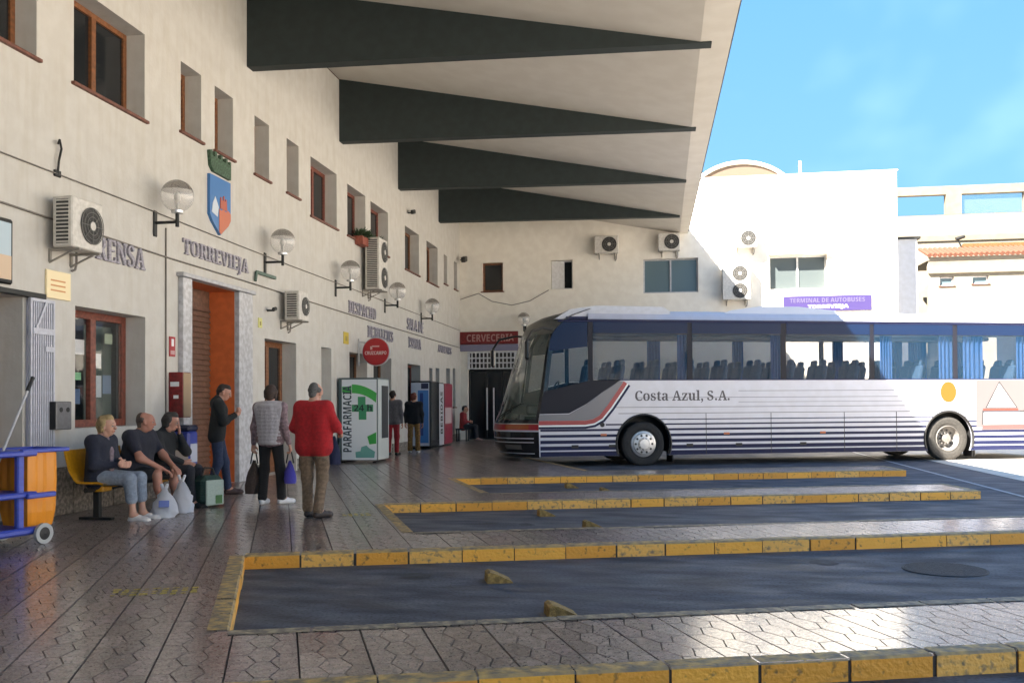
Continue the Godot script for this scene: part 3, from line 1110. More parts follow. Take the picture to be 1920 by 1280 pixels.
func build_background() -> void:
	# the barrel roof behind the wing
	var t := thing("barrel_roof_hall", "hall with a peach barrel roof showing over the white wing", "building")
	var st := begin()
	prism(st, oval(Vector2(11.2, 10.6), Vector2(2.75, 2.3), 28, 0.0, PI), Transform3D(Basis.IDENTITY, Vector3(0, 0, -46.2)), 9.0)
	part("roof", st, mat(Color(0.12, 0.085, 0.062), 0.9), t)
	st = begin()
	var arc := oval(Vector2(11.2, 10.6), Vector2(2.75, 2.3), 28, 0.0, PI)
	for i in arc.size() - 1:
		cyl(st, Vector3(arc[i].x, arc[i].y, -46.15), Vector3(arc[i + 1].x, arc[i + 1].y, -46.15), 0.10, 0.10, 6)
	part("rim", st, M.stucco_white, t)
	block("wall", Vector3(4.0, GROUND, -55.0), Vector3(16.0, 10.6, -46.4), M.cream, t)
	t = thing("roof_mast", "thin white mast standing on the white wing's roof", "mast", Vector3(12.3, 9.0, FAR_Z - 1.0))
	st = begin()
	cyl(st, Vector3.ZERO, Vector3(0, 0.95, 0), 0.06, 0.05, 8)
	part("pole", st, M.white, t)
	st = begin()
	cyl(st, Vector3(-0.18, 0.5, 0), Vector3(0.9, 0.30, 0), 0.012, 0.012, 5)
	part("stay", st, M.white, t)
	# cream apartment house with a roof terrace whose parapet frame the sky shows through
	t = thing("terrace_house", "cream house with an open framed roof terrace behind the coach", "building")
	var house_t := Transform3D(Basis.IDENTITY, Vector3(0, 0, -46.0))
	st = begin()
	wall_sheet(st, house_t, Vector2(16.4, 9.98), Vector2(34.0, 11.32), [[16.8, 20.5, 9.985, 10.93], [21.18, 23.92, 9.985, 10.93], [24.6, 27.4, 9.985, 10.93], [28.1, 30.9, 9.985, 10.93]], 0.35)
	part("terrace_frame", st, M.peach, t)
	for h in [[21.18, 23.92], [24.6, 27.4], [28.1, 30.9]]:
		block("glazing", Vector3(h[0], 9.99, -46.2), Vector3(h[1], 10.928, -46.19), glass(Color(0.26, 0.28, 0.28), 0.10), t)
	block("wall", Vector3(16.4, GROUND, -58.0), Vector3(34.0, 9.977, -46.01), M.cream, t)
	block("balcony_band", Vector3(16.4, 8.75, -46.008), Vector3(34.0, 9.0, -45.93), M.peach, t)
	t = thing("grey_annexe", "narrow pale grey-blue tower block in shade beside the white wing", "building")
	block("wall", Vector3(15.37, GROUND, -39.0), Vector3(16.22, 7.0, -34.5), grained(Color(0.40, 0.42, 0.47), 0.9, 0.05), t)
	block("coping", Vector3(15.365, 7.002, -39.1), Vector3(16.32, 7.08, -34.42), M.iron, t)
	# low house with a tiled eave
	t = thing("tiled_house", "cream house with a red tile eave and two small windows", "building")
	var z := -42.0
	var hx := Transform3D(Basis.IDENTITY, Vector3(0, 0, z))
	var wins := [[19.05, 19.62, 6.19, 6.58], [20.36, 21.00, 6.24, 6.59], [23.3, 23.9, 6.2, 6.6]]
	st = begin()
	wall_sheet(st, hx, Vector2(18.6, GROUND), Vector2(30.0, 7.25), wins, 0.25)
	part("wall", st, M.cream, t)
	block("back_wall", Vector3(18.6, GROUND, z - 4.2), Vector3(30.0, 7.25, z - 4.0), M.cream, t)
	for w in wins:
		window_unit(t, "window", hx, w, 0.12, M.white_paint, M.pane_blue, 0, 0.05)
	block("cornice", Vector3(18.58, 6.72, z + 0.002), Vector3(30.0, 6.80, z + 0.12), M.peach, t)
	block("fascia", Vector3(18.58, 6.80, z + 0.002), Vector3(30.0, 7.24, z + 0.05), M.stucco_white, t)
	block("eave_board", Vector3(18.5, 7.252, z - 3.0), Vector3(30.0, 7.40, z + 0.25), M.cream, t)
	var n := 0
	var x := 18.55
	var tile_mesh: ArrayMesh
	while x < 30.0:
		if tile_mesh == null:
			st = begin()
			cyl(st, Vector3(0, 7.45, z + 0.42), Vector3(0, 7.95, z - 1.1), 0.09, 0.075, 7)
			tile_mesh = st.commit()
		var o := part_mesh("roof_tile", tile_mesh, M.tile_roof, t)
		o.position.x = x
		x += 0.205
		n += 1
	st = begin()
	quad(st, Vector3(18.5, 7.42, z + 0.40), Vector3(30.0, 7.42, z + 0.40), Vector3(30.0, 7.92, z - 1.1), Vector3(18.5, 7.92, z - 1.1), Vector3.UP)
	part("roof_bed", st, grained(Color(0.30, 0.11, 0.06), 0.9, 0.2), t)
	block("ridge_board", Vector3(20.35, 7.98, z - 1.3), Vector3(30.0, 8.14, z - 1.05), M.wood, t)
	t = thing("roof_vent", "small dark bent roof vent above the red tile eave", "vent", Vector3(20.3, 8.0, z - 1.2))
	st = begin()
	cyl(st, Vector3.ZERO, Vector3(-0.12, 0.30, 0), 0.035, 0.035, 8)
	cyl(st, Vector3(-0.22, 0.36, 0), Vector3(0.14, 0.48, 0), 0.09, 0.07, 10)
	part("cowl", st, M.iron, t)
	# unseen street front added across the yard to throw sunlight back under the canopy
	var plaster := grained(Color(0.68, 0.65, 0.60), 0.9, 0.06, 3.0)
	var street := [[-62.0, -44.0, 9.5], [-43.8, -27.0, 11.5], [-26.8, -6.0, 10.0], [-5.8, 14.0, 12.0], [14.2, 38.0, 10.5]]
	for i in street.size():
		var s: Array = street[i]
		t = thing("added_street_house", "added unseen street house bouncing light across the yard, %s from the far end" % ["first", "second", "third", "fourth", "fifth"][i], "building")
		var face := Transform3D(Basis(Vector3.BACK, Vector3.UP, Vector3.LEFT), Vector3(44.0, 0.0, 0.0))
		var holes2 := []
		var u: float = s[0] + 1.6
		while u + 1.4 < s[1] - 1.0:
			var v := 1.0
			while v + 1.5 < s[2] - 0.8:
				holes2.append([u, u + 1.2, v, v + 1.4])
				v += 3.1
			u += 3.6
		st = begin()
		wall_sheet(st, face, Vector2(s[0], GROUND), Vector2(s[1], s[2]), holes2, 0.25)
		part("wall", st, plaster, t)
		block("back_wall", Vector3(44.6, GROUND, s[0]), Vector3(54.0, s[2] - 0.01, s[1]), plaster, t)
		for h in holes2:
			window_unit(t, "window", face, h, 0.12, M.white_paint, M.pane_dark, 1, 0.06)

# ---------------------------------------------------------------- the coach

func curve_at(pts: Array, v: float) -> float:
	for i in pts.size() - 1:
		if v <= pts[i + 1][0]:
			return lerpf(pts[i][1], pts[i + 1][1], clampf((v - pts[i][0]) / (pts[i + 1][0] - pts[i][0]), 0.0, 1.0))
	return pts[-1][1]

const EDGE_X := [[0.22, -2.44], [1.04, -2.46], [1.58, -2.36], [2.84, -2.20], [3.05, -2.12], [3.30, -1.90], [3.45, -1.62], [3.60, -1.2]]
const NOSE_X := [[0.22, -3.08], [0.45, -3.24], [0.81, -3.28], [1.04, -3.23], [1.34, -3.10], [2.84, -2.64], [3.05, -2.57], [3.32, -2.42], [3.48, -2.10], [3.60, -1.60]]

func nose(h: float, t: float, out := 0.0) -> Vector3:
	# t from -1 (far side) to 1 (near side)
	var e := curve_at(EDGE_X, h)
	var n := curve_at(NOSE_X, h)
	return Vector3(n + (e - n) * pow(absf(t), 2.6) - out, h, -1.25 + 1.25 * t)

func nose_patch(h0: float, h1: float, rows: int, t0 := -1.0, t1 := 1.0, out := 0.0) -> SurfaceTool:
	var st := begin()
	var cols := 28
	for j in rows:
		for i in cols:
			var p := []
			var n := []
			for q in [[i, j], [i + 1, j], [i + 1, j + 1], [i, j + 1]]:
				var t := lerpf(t0, t1, float(q[0]) / cols)
				var h := lerpf(h0, h1, float(q[1]) / rows)
				p.append(nose(h, t, out))
				var du := nose(h, minf(t + 0.02, 1.0), out) - nose(h, maxf(t - 0.02, -1.0), out)
				var dv := nose(h + 0.02, t, out) - nose(h - 0.02, t, out)
				var nn := du.cross(dv).normalized()
				n.append(nn if nn.x < 0.2 and (nn.x < 0 or nn.z * t > 0) else -nn)
			smooth_quad(st, p, n)
	return st

func band(c: Array, d0: float, d1: float) -> PackedVector2Array:
	# the strip between two offsets of a curve, on its right-hand side
	var a := PackedVector2Array()
	var b := PackedVector2Array()
	for i in c.size():
		var p := Vector2(c[i][0], c[i][1])
		var q := Vector2(c[maxi(i - 1, 0)][0], c[maxi(i - 1, 0)][1])
		var r := Vector2(c[mini(i + 1, c.size() - 1)][0], c[mini(i + 1, c.size() - 1)][1])
		var e := (r - q).normalized()
		var n := Vector2(e.y, -e.x)
		a.append(p + n * d0)
		b.append(p + n * d1)
	b.reverse()
	a.append_array(b)
	return a

func build_bus() -> void:
	var bus := thing("coach", "white touring coach with dark blue stripes parked nose-in under the canopy", "bus", Vector3(6.898, GROUND, -21.62), deg_to_rad(18.35))
	var white := grained(Color(0.45, 0.465, 0.545), 0.28, 0.05, 2.0)
	white.clearcoat_enabled = true
	white.clearcoat = 0.5
	white.clearcoat_roughness = 0.1
	var navy := mat(Color(0.011, 0.015, 0.055), 0.45)
	navy.metallic_specular = 0.3
	var red := mat(Color(0.30, 0.012, 0.018), 0.3)
	var grey := mat(Color(0.13, 0.13, 0.15), 0.3)
	var silver := mat(Color(0.36, 0.42, 0.55), 0.35)
	var tint := glass(Color(0.020, 0.060, 0.115), 0.24)
	tint.metallic_specular = 0.17
	var tint_dark := mat(Color(0.005, 0.017, 0.055), 0.22)
	var smoked := mat(Color(0.012, 0.013, 0.022), 0.45)
	smoked.metallic_specular = 0.3
	tint_dark.metallic_specular = 0.25
	var screen := glass(Color(0.07, 0.10, 0.085), 0.52)  # pale green of a reflection is mixed into the screen colour
	var rear := 10.9
	var near := Transform3D(Basis.IDENTITY, Vector3.ZERO)
	var far := Transform3D(Basis(Vector3.LEFT, Vector3.UP, Vector3.FORWARD), Vector3(0, 0, -2.5))
	var arches := [oval(Vector2(0, 0.50), Vector2(0.63, 0.65), 40), oval(Vector2(7.68, 0.53), Vector2(0.63, 0.64), 40)]
	# lower side with its wheel arches cut out
	var low := [[-2.44, 0.24], [rear, 0.24], [rear, 1.955], [-0.55, 1.955], [-0.95, 1.70], [-1.35, 1.42], [-1.75, 1.21], [-2.43, 1.20], [-2.46, 1.04]]
	for side in 2:
		var shape := poly(low)
		var x := near
		if side == 1:
			for i in shape.size():
				shape[i].x = -shape[i].x
			x = far
		var rest := [shape]
		for a in arches:
			var cutter: PackedVector2Array = a
			if side == 1:
				cutter = oval(Vector2(-7.68 if a[0].x > 5 else 0.0, 0.52), Vector2(0.63, 0.64), 40)
			var next := []
			for r in rest:
				next.append_array(Geometry2D.clip_polygons(r, cutter))
			rest = next
		var st := begin()
		for r in rest:
			prism(st, r, x, 0.05)
		part("side_panel", st, white, bus)
		# black quarter below the driver's window
		var q := poly([[-2.43, 1.203], [-1.75, 1.213], [-1.35, 1.423], [-0.95, 1.703], [-0.553, 1.96], [-1.26, 1.96], [-2.33, 1.70], [-2.37, 1.58]])
		if side == 1:
			for i in q.size():
				q[i].x = -q[i].x
		st = begin()
		prism(st, q, x, 0.05)
		part("quarter_panel", st, smoked, bus)
	# printed stripes, proud by a couple of millimetres
	var lines := [[1.71, 0.012, 2.3], [1.56, 0.012, -0.2], [1.34, 0.014, -0.8], [1.06, 0.022, -0.35], [1.45, 0.010, 2.3], [1.20, 0.016, -0.6], [0.95, 0.034, -0.9], [0.83, 0.050, -2.42], [0.70, 0.062, -2.42], [0.565, 0.076, -2.42], [0.425, 0.090, -2.42], [0.295, 0.105, -2.42]]
	for l in lines:
		var rest := [poly([[l[2], l[0] - l[1] * 0.5], [rear - 0.02, l[0] - l[1] * 0.5], [rear - 0.02, l[0] + l[1] * 0.5], [l[2], l[0] + l[1] * 0.5]])]
		for a in arches:
			var next := []
			for r in rest:
				next.append_array(Geometry2D.clip_polygons(r, a))
			rest = next
		var st := begin()
		for r in rest:
			prism(st, r, Transform3D(Basis.IDENTITY, Vector3(0, 0, 0.0025)), 0.003)
		part("stripe", st, navy if l[0] < 1.1 else grey, bus)
	var c := [[-2.455, 1.05], [-1.9, 1.05], [-1.38, 1.05], [-1.2, 1.08], [-1.05, 1.16], [-0.85, 1.40], [-0.53, 1.85], [-0.47, 1.94]]
	var gp := PackedVector2Array()
	for p in c:
		gp.append(Vector2(p[0], p[1]))
	gp.append_array(poly([[-0.57, 1.945], [-0.96, 1.69], [-1.36, 1.41], [-1.76, 1.195], [-2.44, 1.19]]))
	for e in [["grey_flash", gp, grey], ["red_flash", band(c, 0.002, 0.10), red], ["white_flash", band(c, 0.101, 0.138), M.white], ["blue_flash", band(c, 0.139, 0.19), navy]]:
		var pp: PackedVector2Array = e[1]
		for i in pp.size():
			pp[i].y = minf(pp[i].y, 1.95)
			pp[i].x = maxf(pp[i].x, -2.455)
		var st := begin()
		prism(st, pp, Transform3D(Basis.IDENTITY, Vector3(0, 0, 0.004)), 0.0045)
		part(e[0], st, e[2], bus)
	letters("lettering", "Costa Azul, S.A.", Transform3D(Basis.IDENTITY, Vector3(0.94, 1.585, 0.003)), 2.28, 0.29, mat(Color(0.05, 0.045, 0.06), 0.4), bus, 0.004, true, true)
	var st0 := begin()
	prism(st0, oval(Vector2(7.68, 1.66), Vector2(0.21, 0.25), 32), Transform3D(Basis.IDENTITY, Vector3(0, 0, 0.003)), 0.003)
	part("sun_emblem", st0, mat(Color(0.19, 0.082, 0.002), 0.8), bus)
	var emblem: MeshInstance3D
	var lift := 0.0
	for e in [[[[8.42, 0.80], [10.15, 0.80], [10.15, 1.945], [8.42, 1.945]], Color(0.135, 0.115, 0.12)], [[[8.66, 1.262], [9.54, 1.262], [9.05, 1.92]], Color(0.035, 0.035, 0.04)], [[[8.56, 0.86], [9.99, 0.86], [9.80, 1.20], [8.58, 1.20]], Color(0.035, 0.035, 0.04)], [[[8.72, 1.28], [9.48, 1.28], [9.05, 1.86]], Color(0.75, 0.75, 0.76)], [[[8.60, 1.20], [9.55, 1.20], [9.55, 1.25], [8.60, 1.25]], Color(0.16, 0.03, 0.02)], [[[8.60, 0.86], [9.95, 0.86], [9.75, 1.15], [8.62, 1.15]], Color(0.75, 0.75, 0.76)], [[[8.55, 0.74], [9.95, 0.74], [9.95, 0.85], [8.60, 0.85]], Color(0.15, 0.06, 0.06)], [[[8.62, 1.155], [9.6, 1.155], [9.6, 1.19], [8.62, 1.19]], Color(0.06, 0.06, 0.08)]]:
		st0 = begin()
		prism(st0, poly(e[0]), Transform3D(Basis.IDENTITY, Vector3(0, 0, 0.0035 + lift)), 0.0035)
		lift += 0.0012
		if emblem == null:
			emblem = part("boat_sunlit_backing", st0, mat(e[1], 0.4), bus)  # grey-pink backing panel stands in for the sunlit paint around the boat
		else:
			part("emblem_piece", st0, mat(e[1], 0.4), emblem)
	# luggage flaps: seams, latches, lamps
	for x in [1.5, 3.1, 4.95, 6.3]:
		part("seam", bx(Vector3(x, 0.72, 0.002), Vector3(0.012, 0.94, 0.01)), M.black, bus)
	for x in [-1.62, -0.75, 1.1, 2.3, 3.9]:
		part("latch", bx(Vector3(x, 0.46, 0.004), Vector3(0.16, 0.07, 0.012), 0.004), M.black, bus)
	for x in [-0.95, 2.0, 4.4]:
		part("marker_lamp", bx(Vector3(x, 0.72, 0.004), Vector3(0.14, 0.05, 0.014), 0.004), mat(Color(0.45, 0.10, 0.02), 0.3), bus)
	st0 = begin()
	cyl(st0, Vector3(-0.98, 0.95, -0.01), Vector3(-0.98, 0.95, 0.012), 0.055, 0.055, 14)
	part("filler_cap", st0, M.black, bus)
	# side windows
	var panes := [[-1.18, 1.07], [1.18, 3.37], [3.51, 5.64], [5.75, 7.82], [7.95, 9.9]]
	for side in 2:
		var z := -0.012 if side == 0 else -2.488
		for w in panes:
			var g := part("side_window", bx(Vector3((w[0] + w[1]) * 0.5, 2.505, z), Vector3(w[1] - w[0], 1.05, 0.008)), tint, bus)
			part("top_tint", bx(Vector3((w[0] + w[1]) * 0.5, 3.165, z), Vector3(w[1] - w[0], 0.25, 0.008)), tint_dark, g)
			part("rail", bx(Vector3((w[0] + w[1]) * 0.5, 3.03, z - 0.012), Vector3(w[1] - w[0], 0.018, 0.01)), M.black, g)
		for x in [-1.24, 1.125, 3.44, 5.695, 7.885, 9.95]:
			part("pillar", bx(Vector3(x, 2.625, z - 0.02), Vector3(0.13 if x > 0 else 0.11, 1.33, 0.03)), smoked, bus)
		var zz := 0.0 if side == 0 else -2.5
		var rail := begin()
		span(rail, Vector3(-2.0, 3.29, zz - 0.04), Vector3(rear, 3.335, zz), 0.008)
		span(rail, Vector3(-0.55, 1.957, zz - 0.04), Vector3(rear, 1.98, zz - 0.002), 0.004)
		part("window_trim", rail, navy, bus)
		st0 = begin()
		var dw := poly([[-2.335, 1.71], [-1.31, 1.965], [-1.31, 2.72], [-2.21, 2.62]])
		var dt := poly([[-2.21, 2.625], [-1.31, 2.725], [-1.31, 3.285], [-1.86, 3.285], [-2.06, 3.12], [-2.17, 2.9]])
		if side == 0:
			prism(st0, dw, Transform3D(Basis.IDENTITY, Vector3(0, 0, -0.01)), 0.008)
		else:
			for i in dw.size():
				dw[i].x = -dw[i].x
			for i in dt.size():
				dt[i].x = -dt[i].x
			prism(st0, dw, far, 0.008)
		var g2 := part("driver_window", st0, tint, bus)
		st0 = begin()
		prism(st0, dt, Transform3D(Basis.IDENTITY, Vector3(0, 0, -0.01)) if side == 0 else far, 0.008)
		part("top_tint", st0, tint_dark, g2)
	# rounded nose
	var bumper := part("bumper", nose_patch(0.22, 0.80, 8), M.black_gloss, bus)
	part("chrome_line", nose_patch(0.80, 0.835, 2, -1, 1, 0.008), white, bumper)
	part("red_band", nose_patch(0.835, 0.97, 3, -1, 1, 0.004), red, bumper)
	part("chrome_line", nose_patch(0.97, 0.99, 2, -1, 1, 0.010), M.steel, bumper)
	for hh in [0.30, 0.55, 0.64]:
		part("chrome_line", nose_patch(hh, hh + 0.02, 2, -0.95, 0.95, 0.008), white, bumper)
	part("cowl", nose_patch(0.99, 1.08, 2), M.black_gloss, bumper)
	for t in [[0.52, 0.90], [-0.90, -0.52]]:
		part("headlight", nose_patch(0.86, 0.955, 2, t[0], t[1], 0.016), mat(Color(0.35, 0.09, 0.03), 0.08), bumper)
	for t in [[0.5, 0.8], [-0.8, -0.5]]:
		part("fog_lamp", nose_patch(0.40, 0.50, 2, t[0], t[1], 0.012), mat(Color(0.08, 0.08, 0.08), 0.1), bumper)
	var ws := part("windscreen", nose_patch(1.08, 3.02, 14, -0.965, 0.965), screen, bus)
	for t in [[0.965, 1.0], [-1.0, -0.965], [-0.008, 0.008]]:
		part("windscreen_post", nose_patch(1.08, 3.02, 10, t[0], t[1], 0.003), M.black_gloss, ws)
	for e in [[0.15, 0.75], [-0.7, -0.1]]:
		var wp := begin()
		tube(wp, [nose(1.10, e[0], 0.03), nose(1.25, (e[0] + e[1]) * 0.5, 0.05), nose(1.45, e[1], 0.04)], 0.014, 5)
		part("wiper", wp, M.black, ws)
	part("forehead", nose_patch(3.02, 3.60, 8), grained(Color(0.10, 0.105, 0.10), 0.35, 0.2, 0.8), bus)  # dark grey puts the shadow on the forehead into its colour
	# A posts
	for z in [-0.012, -2.488]:
		st0 = begin()
		for s in [[1.20, 1.60], [1.60, 2.84], [2.84, 3.29]]:
			var a := curve_at(EDGE_X, s[0])
			var b := curve_at(EDGE_X, s[1])
			quad(st0, Vector3(a, s[0], z), Vector3(a + 0.10, s[0], z), Vector3(b + 0.10, s[1], z), Vector3(b, s[1], z), Vector3(0, 0, 1 if z > -1 else -1))
		part("front_post", st0, M.black_gloss, bus)
	# roof
	st0 = begin()
	var prof := [[0.0, 3.335], [0.012, 3.40], [-0.03, 3.47], [-0.14, 3.535], [-0.40, 3.585], [-1.25, 3.61], [-2.10, 3.585], [-2.36, 3.535], [-2.47, 3.47], [-2.512, 3.40], [-2.5, 3.335]]
	for i in prof.size() - 1:
		var a: Array = prof[i]
		var b: Array = prof[i + 1]
		var na := Vector3(0, a[1] - 2.9, (a[0] + 1.25) * 0.45).normalized()
		var nb := Vector3(0, b[1] - 2.9, (b[0] + 1.25) * 0.45).normalized()
		smooth_quad(st0, [Vector3(-1.3, a[1], a[0]), Vector3(rear, a[1], a[0]), Vector3(rear, b[1], b[0]), Vector3(-1.3, b[1], b[0])], [na, na, nb, nb])
	quad(st0, Vector3(-1.9, 3.30, 0), Vector3(rear, 3.30, 0), Vector3(rear, 3.30, -2.5), Vector3(-1.9, 3.30, -2.5), Vector3.DOWN)
	var roof := part("roof", st0, white, bus)
	part("gutter", bx(Vector3(4.8, 3.345, 0.004), Vector3(12.2, 0.016, 0.014)), navy, roof)
	st0 = begin()
	prism(st0, poly([[-2.05, 3.36], [0.74, 3.36], [0.66, 3.56], [0.5, 3.66], [-1.1, 3.67], [-1.7, 3.58]]), Transform3D(Basis.IDENTITY, Vector3(0, 0, -0.06)), 2.38)
	var pod := part("roof_pod", st0, grained(Color(0.44, 0.46, 0.52), 0.4, 0.08, 1.0), bus)
	part("pod_stripe", bx(Vector3(-0.55, 3.385, -0.05), Vector3(2.5, 0.06, 0.012)), navy, pod)
	part("pod_mark", bx(Vector3(0.56, 3.42, -0.05), Vector3(0.26, 0.08, 0.016), 0.004), red, pod)
	st0 = begin()
	prism(st0, poly([[1.9, 3.48], [5.0, 3.48], [4.8, 3.62], [3.9, 3.70], [2.9, 3.70], [2.2, 3.60]]), Transform3D(Basis.IDENTITY, Vector3(0, 0, -0.12)), 2.26)
	part("roof_pod", st0, silver, bus)
	st0 = begin()
	span(st0, Vector3(rear - 0.05, 0.3, -2.5), Vector3(rear, 3.34, 0.0), 0.02)
	part("rear_panel", st0, white, bus)
	# under-floor, floor, inner skin
	st0 = begin()
	span(st0, Vector3(-2.35, 0.32, -2.42), Vector3(-0.66, 1.12, -0.06))
	span(st0, Vector3(-0.66, 0.36, -1.95), Vector3(0.66, 1.16, -0.55))
	span(st0, Vector3(0.66, 0.30, -2.42), Vector3(7.02, 1.12, -0.06))
	span(st0, Vector3(7.02, 0.36, -1.95), Vector3(8.34, 1.16, -0.55))
	span(st0, Vector3(8.34, 0.30, -2.42), Vector3(rear - 0.06, 1.12, -0.06))
	part("underbody", st0, M.black, bus)
	st0 = begin()
	span(st0, Vector3(-2.4, 1.165, -2.44), Vector3(rear - 0.06, 1.22, -0.06))
	var cabin := part("cabin_floor", st0, mat(Color(0.10, 0.11, 0.13), 0.8), bus)
	for z in [-0.075, -2.425]:
		part("lining", bx(Vector3(4.9, 1.6, z), Vector3(11.7, 0.72, 0.03)), mat(Color(0.16, 0.18, 0.22), 0.8), cabin)
	for z in [-0.36, -2.14]:
		part("luggage_rack", bx(Vector3(4.5, 3.08, z), Vector3(11.4, 0.10, 0.5), 0.03), mat(Color(0.20, 0.21, 0.22), 0.7), cabin)
	part("dashboard", bx(Vector3(-2.35, 1.30, -1.25), Vector3(0.7, 0.25, 2.1), 0.05), M.black, cabin)
	st0 = begin()
	var hub := Vector3(-1.95, 1.75, -0.65)
	var wheel := []
	for i in 19:
		wheel.append(hub + Vector3(cos(TAU * i / 18) * 0.09, cos(TAU * i / 18) * 0.20, sin(TAU * i / 18) * 0.23))
	tube(st0, wheel, 0.018, 6)
	tube(st0, [hub, Vector3(-2.2, 1.35, -0.65)], 0.03, 6)
	part("steering_wheel", st0, M.black, cabin)
	# seats in pairs, each one a part
	var cloth := grained(Color(0.035, 0.075, 0.14), 0.9, 0.3, 0.3)
	var seat_mesh: ArrayMesh
	var row := 0
	var x := -1.55
	while x < 10.3:
		for z in [-0.45, -0.9, -1.62, -2.07]:
			if x < -1.0 and z < -0.7:
				continue
			if seat_mesh == null:
				st0 = begin()
				box(st0, Vector3(0, 1.62, 0), Vector3(0.44, 0.14, 0.42), Basis.IDENTITY, 0.04)
				box(st0, Vector3(0.25, 1.97, 0), Vector3(0.12, 0.72, 0.42), Basis(Vector3.BACK, -0.18), 0.04)
				box(st0, Vector3(0.33, 2.38, 0), Vector3(0.09, 0.16, 0.26), Basis(Vector3.BACK, -0.18), 0.035)
				box(st0, Vector3(0, 1.38, 0), Vector3(0.06, 0.36, 0.3))
				seat_mesh = st0.commit()
			var s := part_mesh("seat", seat_mesh, cloth, bus)
			s.position = Vector3(x, 0, z)
		x += 0.84
		row += 1
	# gathered blue curtains at the pillars
	var blue := grained(Color(0.035, 0.10, 0.28), 0.85, 0.2, 0.3)
	blue.backlight_enabled = true
	blue.backlight = Color(0.12, 0.25, 0.5)
	for z in [-0.10, -2.40]:
		for q in [[0.85, 0.34], [3.15, 0.30], [5.95, 0.30], [7.50, 0.46], [8.15, 0.52], [9.6, 0.5]]:
			st0 = begin()
			var pts := PackedVector2Array()
			for i in 15:
				pts.append(Vector2(q[1] * i / 14.0, 0.022 * sin(i * 1.9)))
			for i in 14:
				var a := Vector3(q[0] + pts[i].x, 0, z + pts[i].y)
				var b := Vector3(q[0] + pts[i + 1].x, 0, z + pts[i + 1].y)
				quad(st0, a + Vector3(0, 1.95, 0), b + Vector3(0, 1.95, 0), b + Vector3(0, 3.02, 0), a + Vector3(0, 3.02, 0), Vector3(0, 0, 1))
			part("curtain", st0, blue, cabin)
	# wheels
	for w in [[0.0, 0.50, 0.51, true], [7.68, 0.53, 0.53, false]]:
		for side in 2:
			var dz := 1.0 if side == 0 else -1.0
			var at := Vector3(w[0], w[1], -0.03 if side == 0 else -2.47)
			st0 = begin()
			var r: float = w[2]
			lathe(st0, at, Vector3(0, 0, dz), [[-0.30, r * 0.6], [-0.30, r * 0.94], [-0.26, r], [-0.05, r], [-0.015, r * 0.965], [0.0, r * 0.88], [0.0, r * 0.72], [-0.02, r * 0.60]], 40)
			var tyre := part("tyre", st0, M.rubber if w[3] else grained(Color(0.045, 0.042, 0.038), 0.85, 0.3, 0.4), bus)
			st0 = begin()
			if w[3]:
				lathe(st0, at, Vector3(0, 0, dz), [[-0.05, r * 0.61], [0.0, r * 0.57], [0.01, r * 0.50], [0.035, r * 0.46], [0.045, r * 0.30], [0.05, r * 0.28], [0.09, r * 0.22], [0.095, 0.0]], 36)
			else:
				lathe(st0, at, Vector3(0, 0, dz), [[-0.03, r * 0.61], [-0.01, r * 0.57], [-0.10, r * 0.52], [-0.17, r * 0.42], [-0.17, r * 0.22], [-0.06, r * 0.20], [-0.05, 0.0]], 36)
			part("rim", st0, mat(Color(0.50, 0.50, 0.51), 0.35, 0.6) if w[3] else grained(Color(0.17, 0.16, 0.15), 0.6, 0.2, 0.4), tyre)
			st0 = begin()
			for i in 10:
				var a := TAU * i / 10
				var p := at + Vector3(cos(a) * r * 0.385, sin(a) * r * 0.385, dz * (0.040 if w[3] else -0.155))
				cyl(st0, p, p + Vector3(0, 0, dz * 0.004), r * 0.055, r * 0.055, 10)
			part("rim_holes", st0, M.black, tyre)
			st0 = begin()
			for i in 10:
				var a := TAU * (i + 0.5) / 10
				var p := at + Vector3(cos(a) * r * 0.255, sin(a) * r * 0.255, dz * (0.05 if w[3] else -0.165))
				cyl(st0, p, p + Vector3(0, 0, dz * 0.03), 0.016, 0.014, 6)
			part("wheel_nuts", st0, M.steel, tyre)
	for a in [[Vector2(0, 0.50), Vector2(0.65, 0.67)], [Vector2(7.68, 0.53), Vector2(0.65, 0.66)]]:
		st0 = begin()
		var o := oval(a[0], a[1], 26, -0.35, PI + 0.35)
		for i in o.size() - 1:
			cyl(st0, Vector3(o[i].x, o[i].y, -0.005), Vector3(o[i + 1].x, o[i + 1].y, -0.005), 0.028, 0.028, 6, false)
		part("arch_trim", st0, M.black, bus)
	for x2 in [0.72, 8.42]:
		part("mud_flap", bx(Vector3(x2, 0.25, -0.30), Vector3(0.02, 0.36, 0.44)), M.black, bus)
	# mirrors on bowed arms
	for e in [[Vector3(-2.12, 3.10, 0.02), Vector3(-2.62, 3.06, 0.12), Vector3(-2.74, 2.86, 0.14), 1.0], [Vector3(-2.12, 3.10, -2.52), Vector3(-2.95, 3.05, -2.60), Vector3(-3.12, 2.80, -2.60), -1.0]]:
		st0 = begin()
		tube(st0, [e[0], e[0].lerp(e[1], 0.5) + Vector3(0, 0.06, 0), e[1], e[2]], 0.028, 7)
		var arm := part("mirror_arm", st0, M.black, bus)
		part("mirror_head", bx(e[2] + Vector3(0, -0.22, 0), Vector3(0.11, 0.46, 0.22), 0.045), M.black_gloss, arm)

# ---------------------------------------------------------------- things on the walls

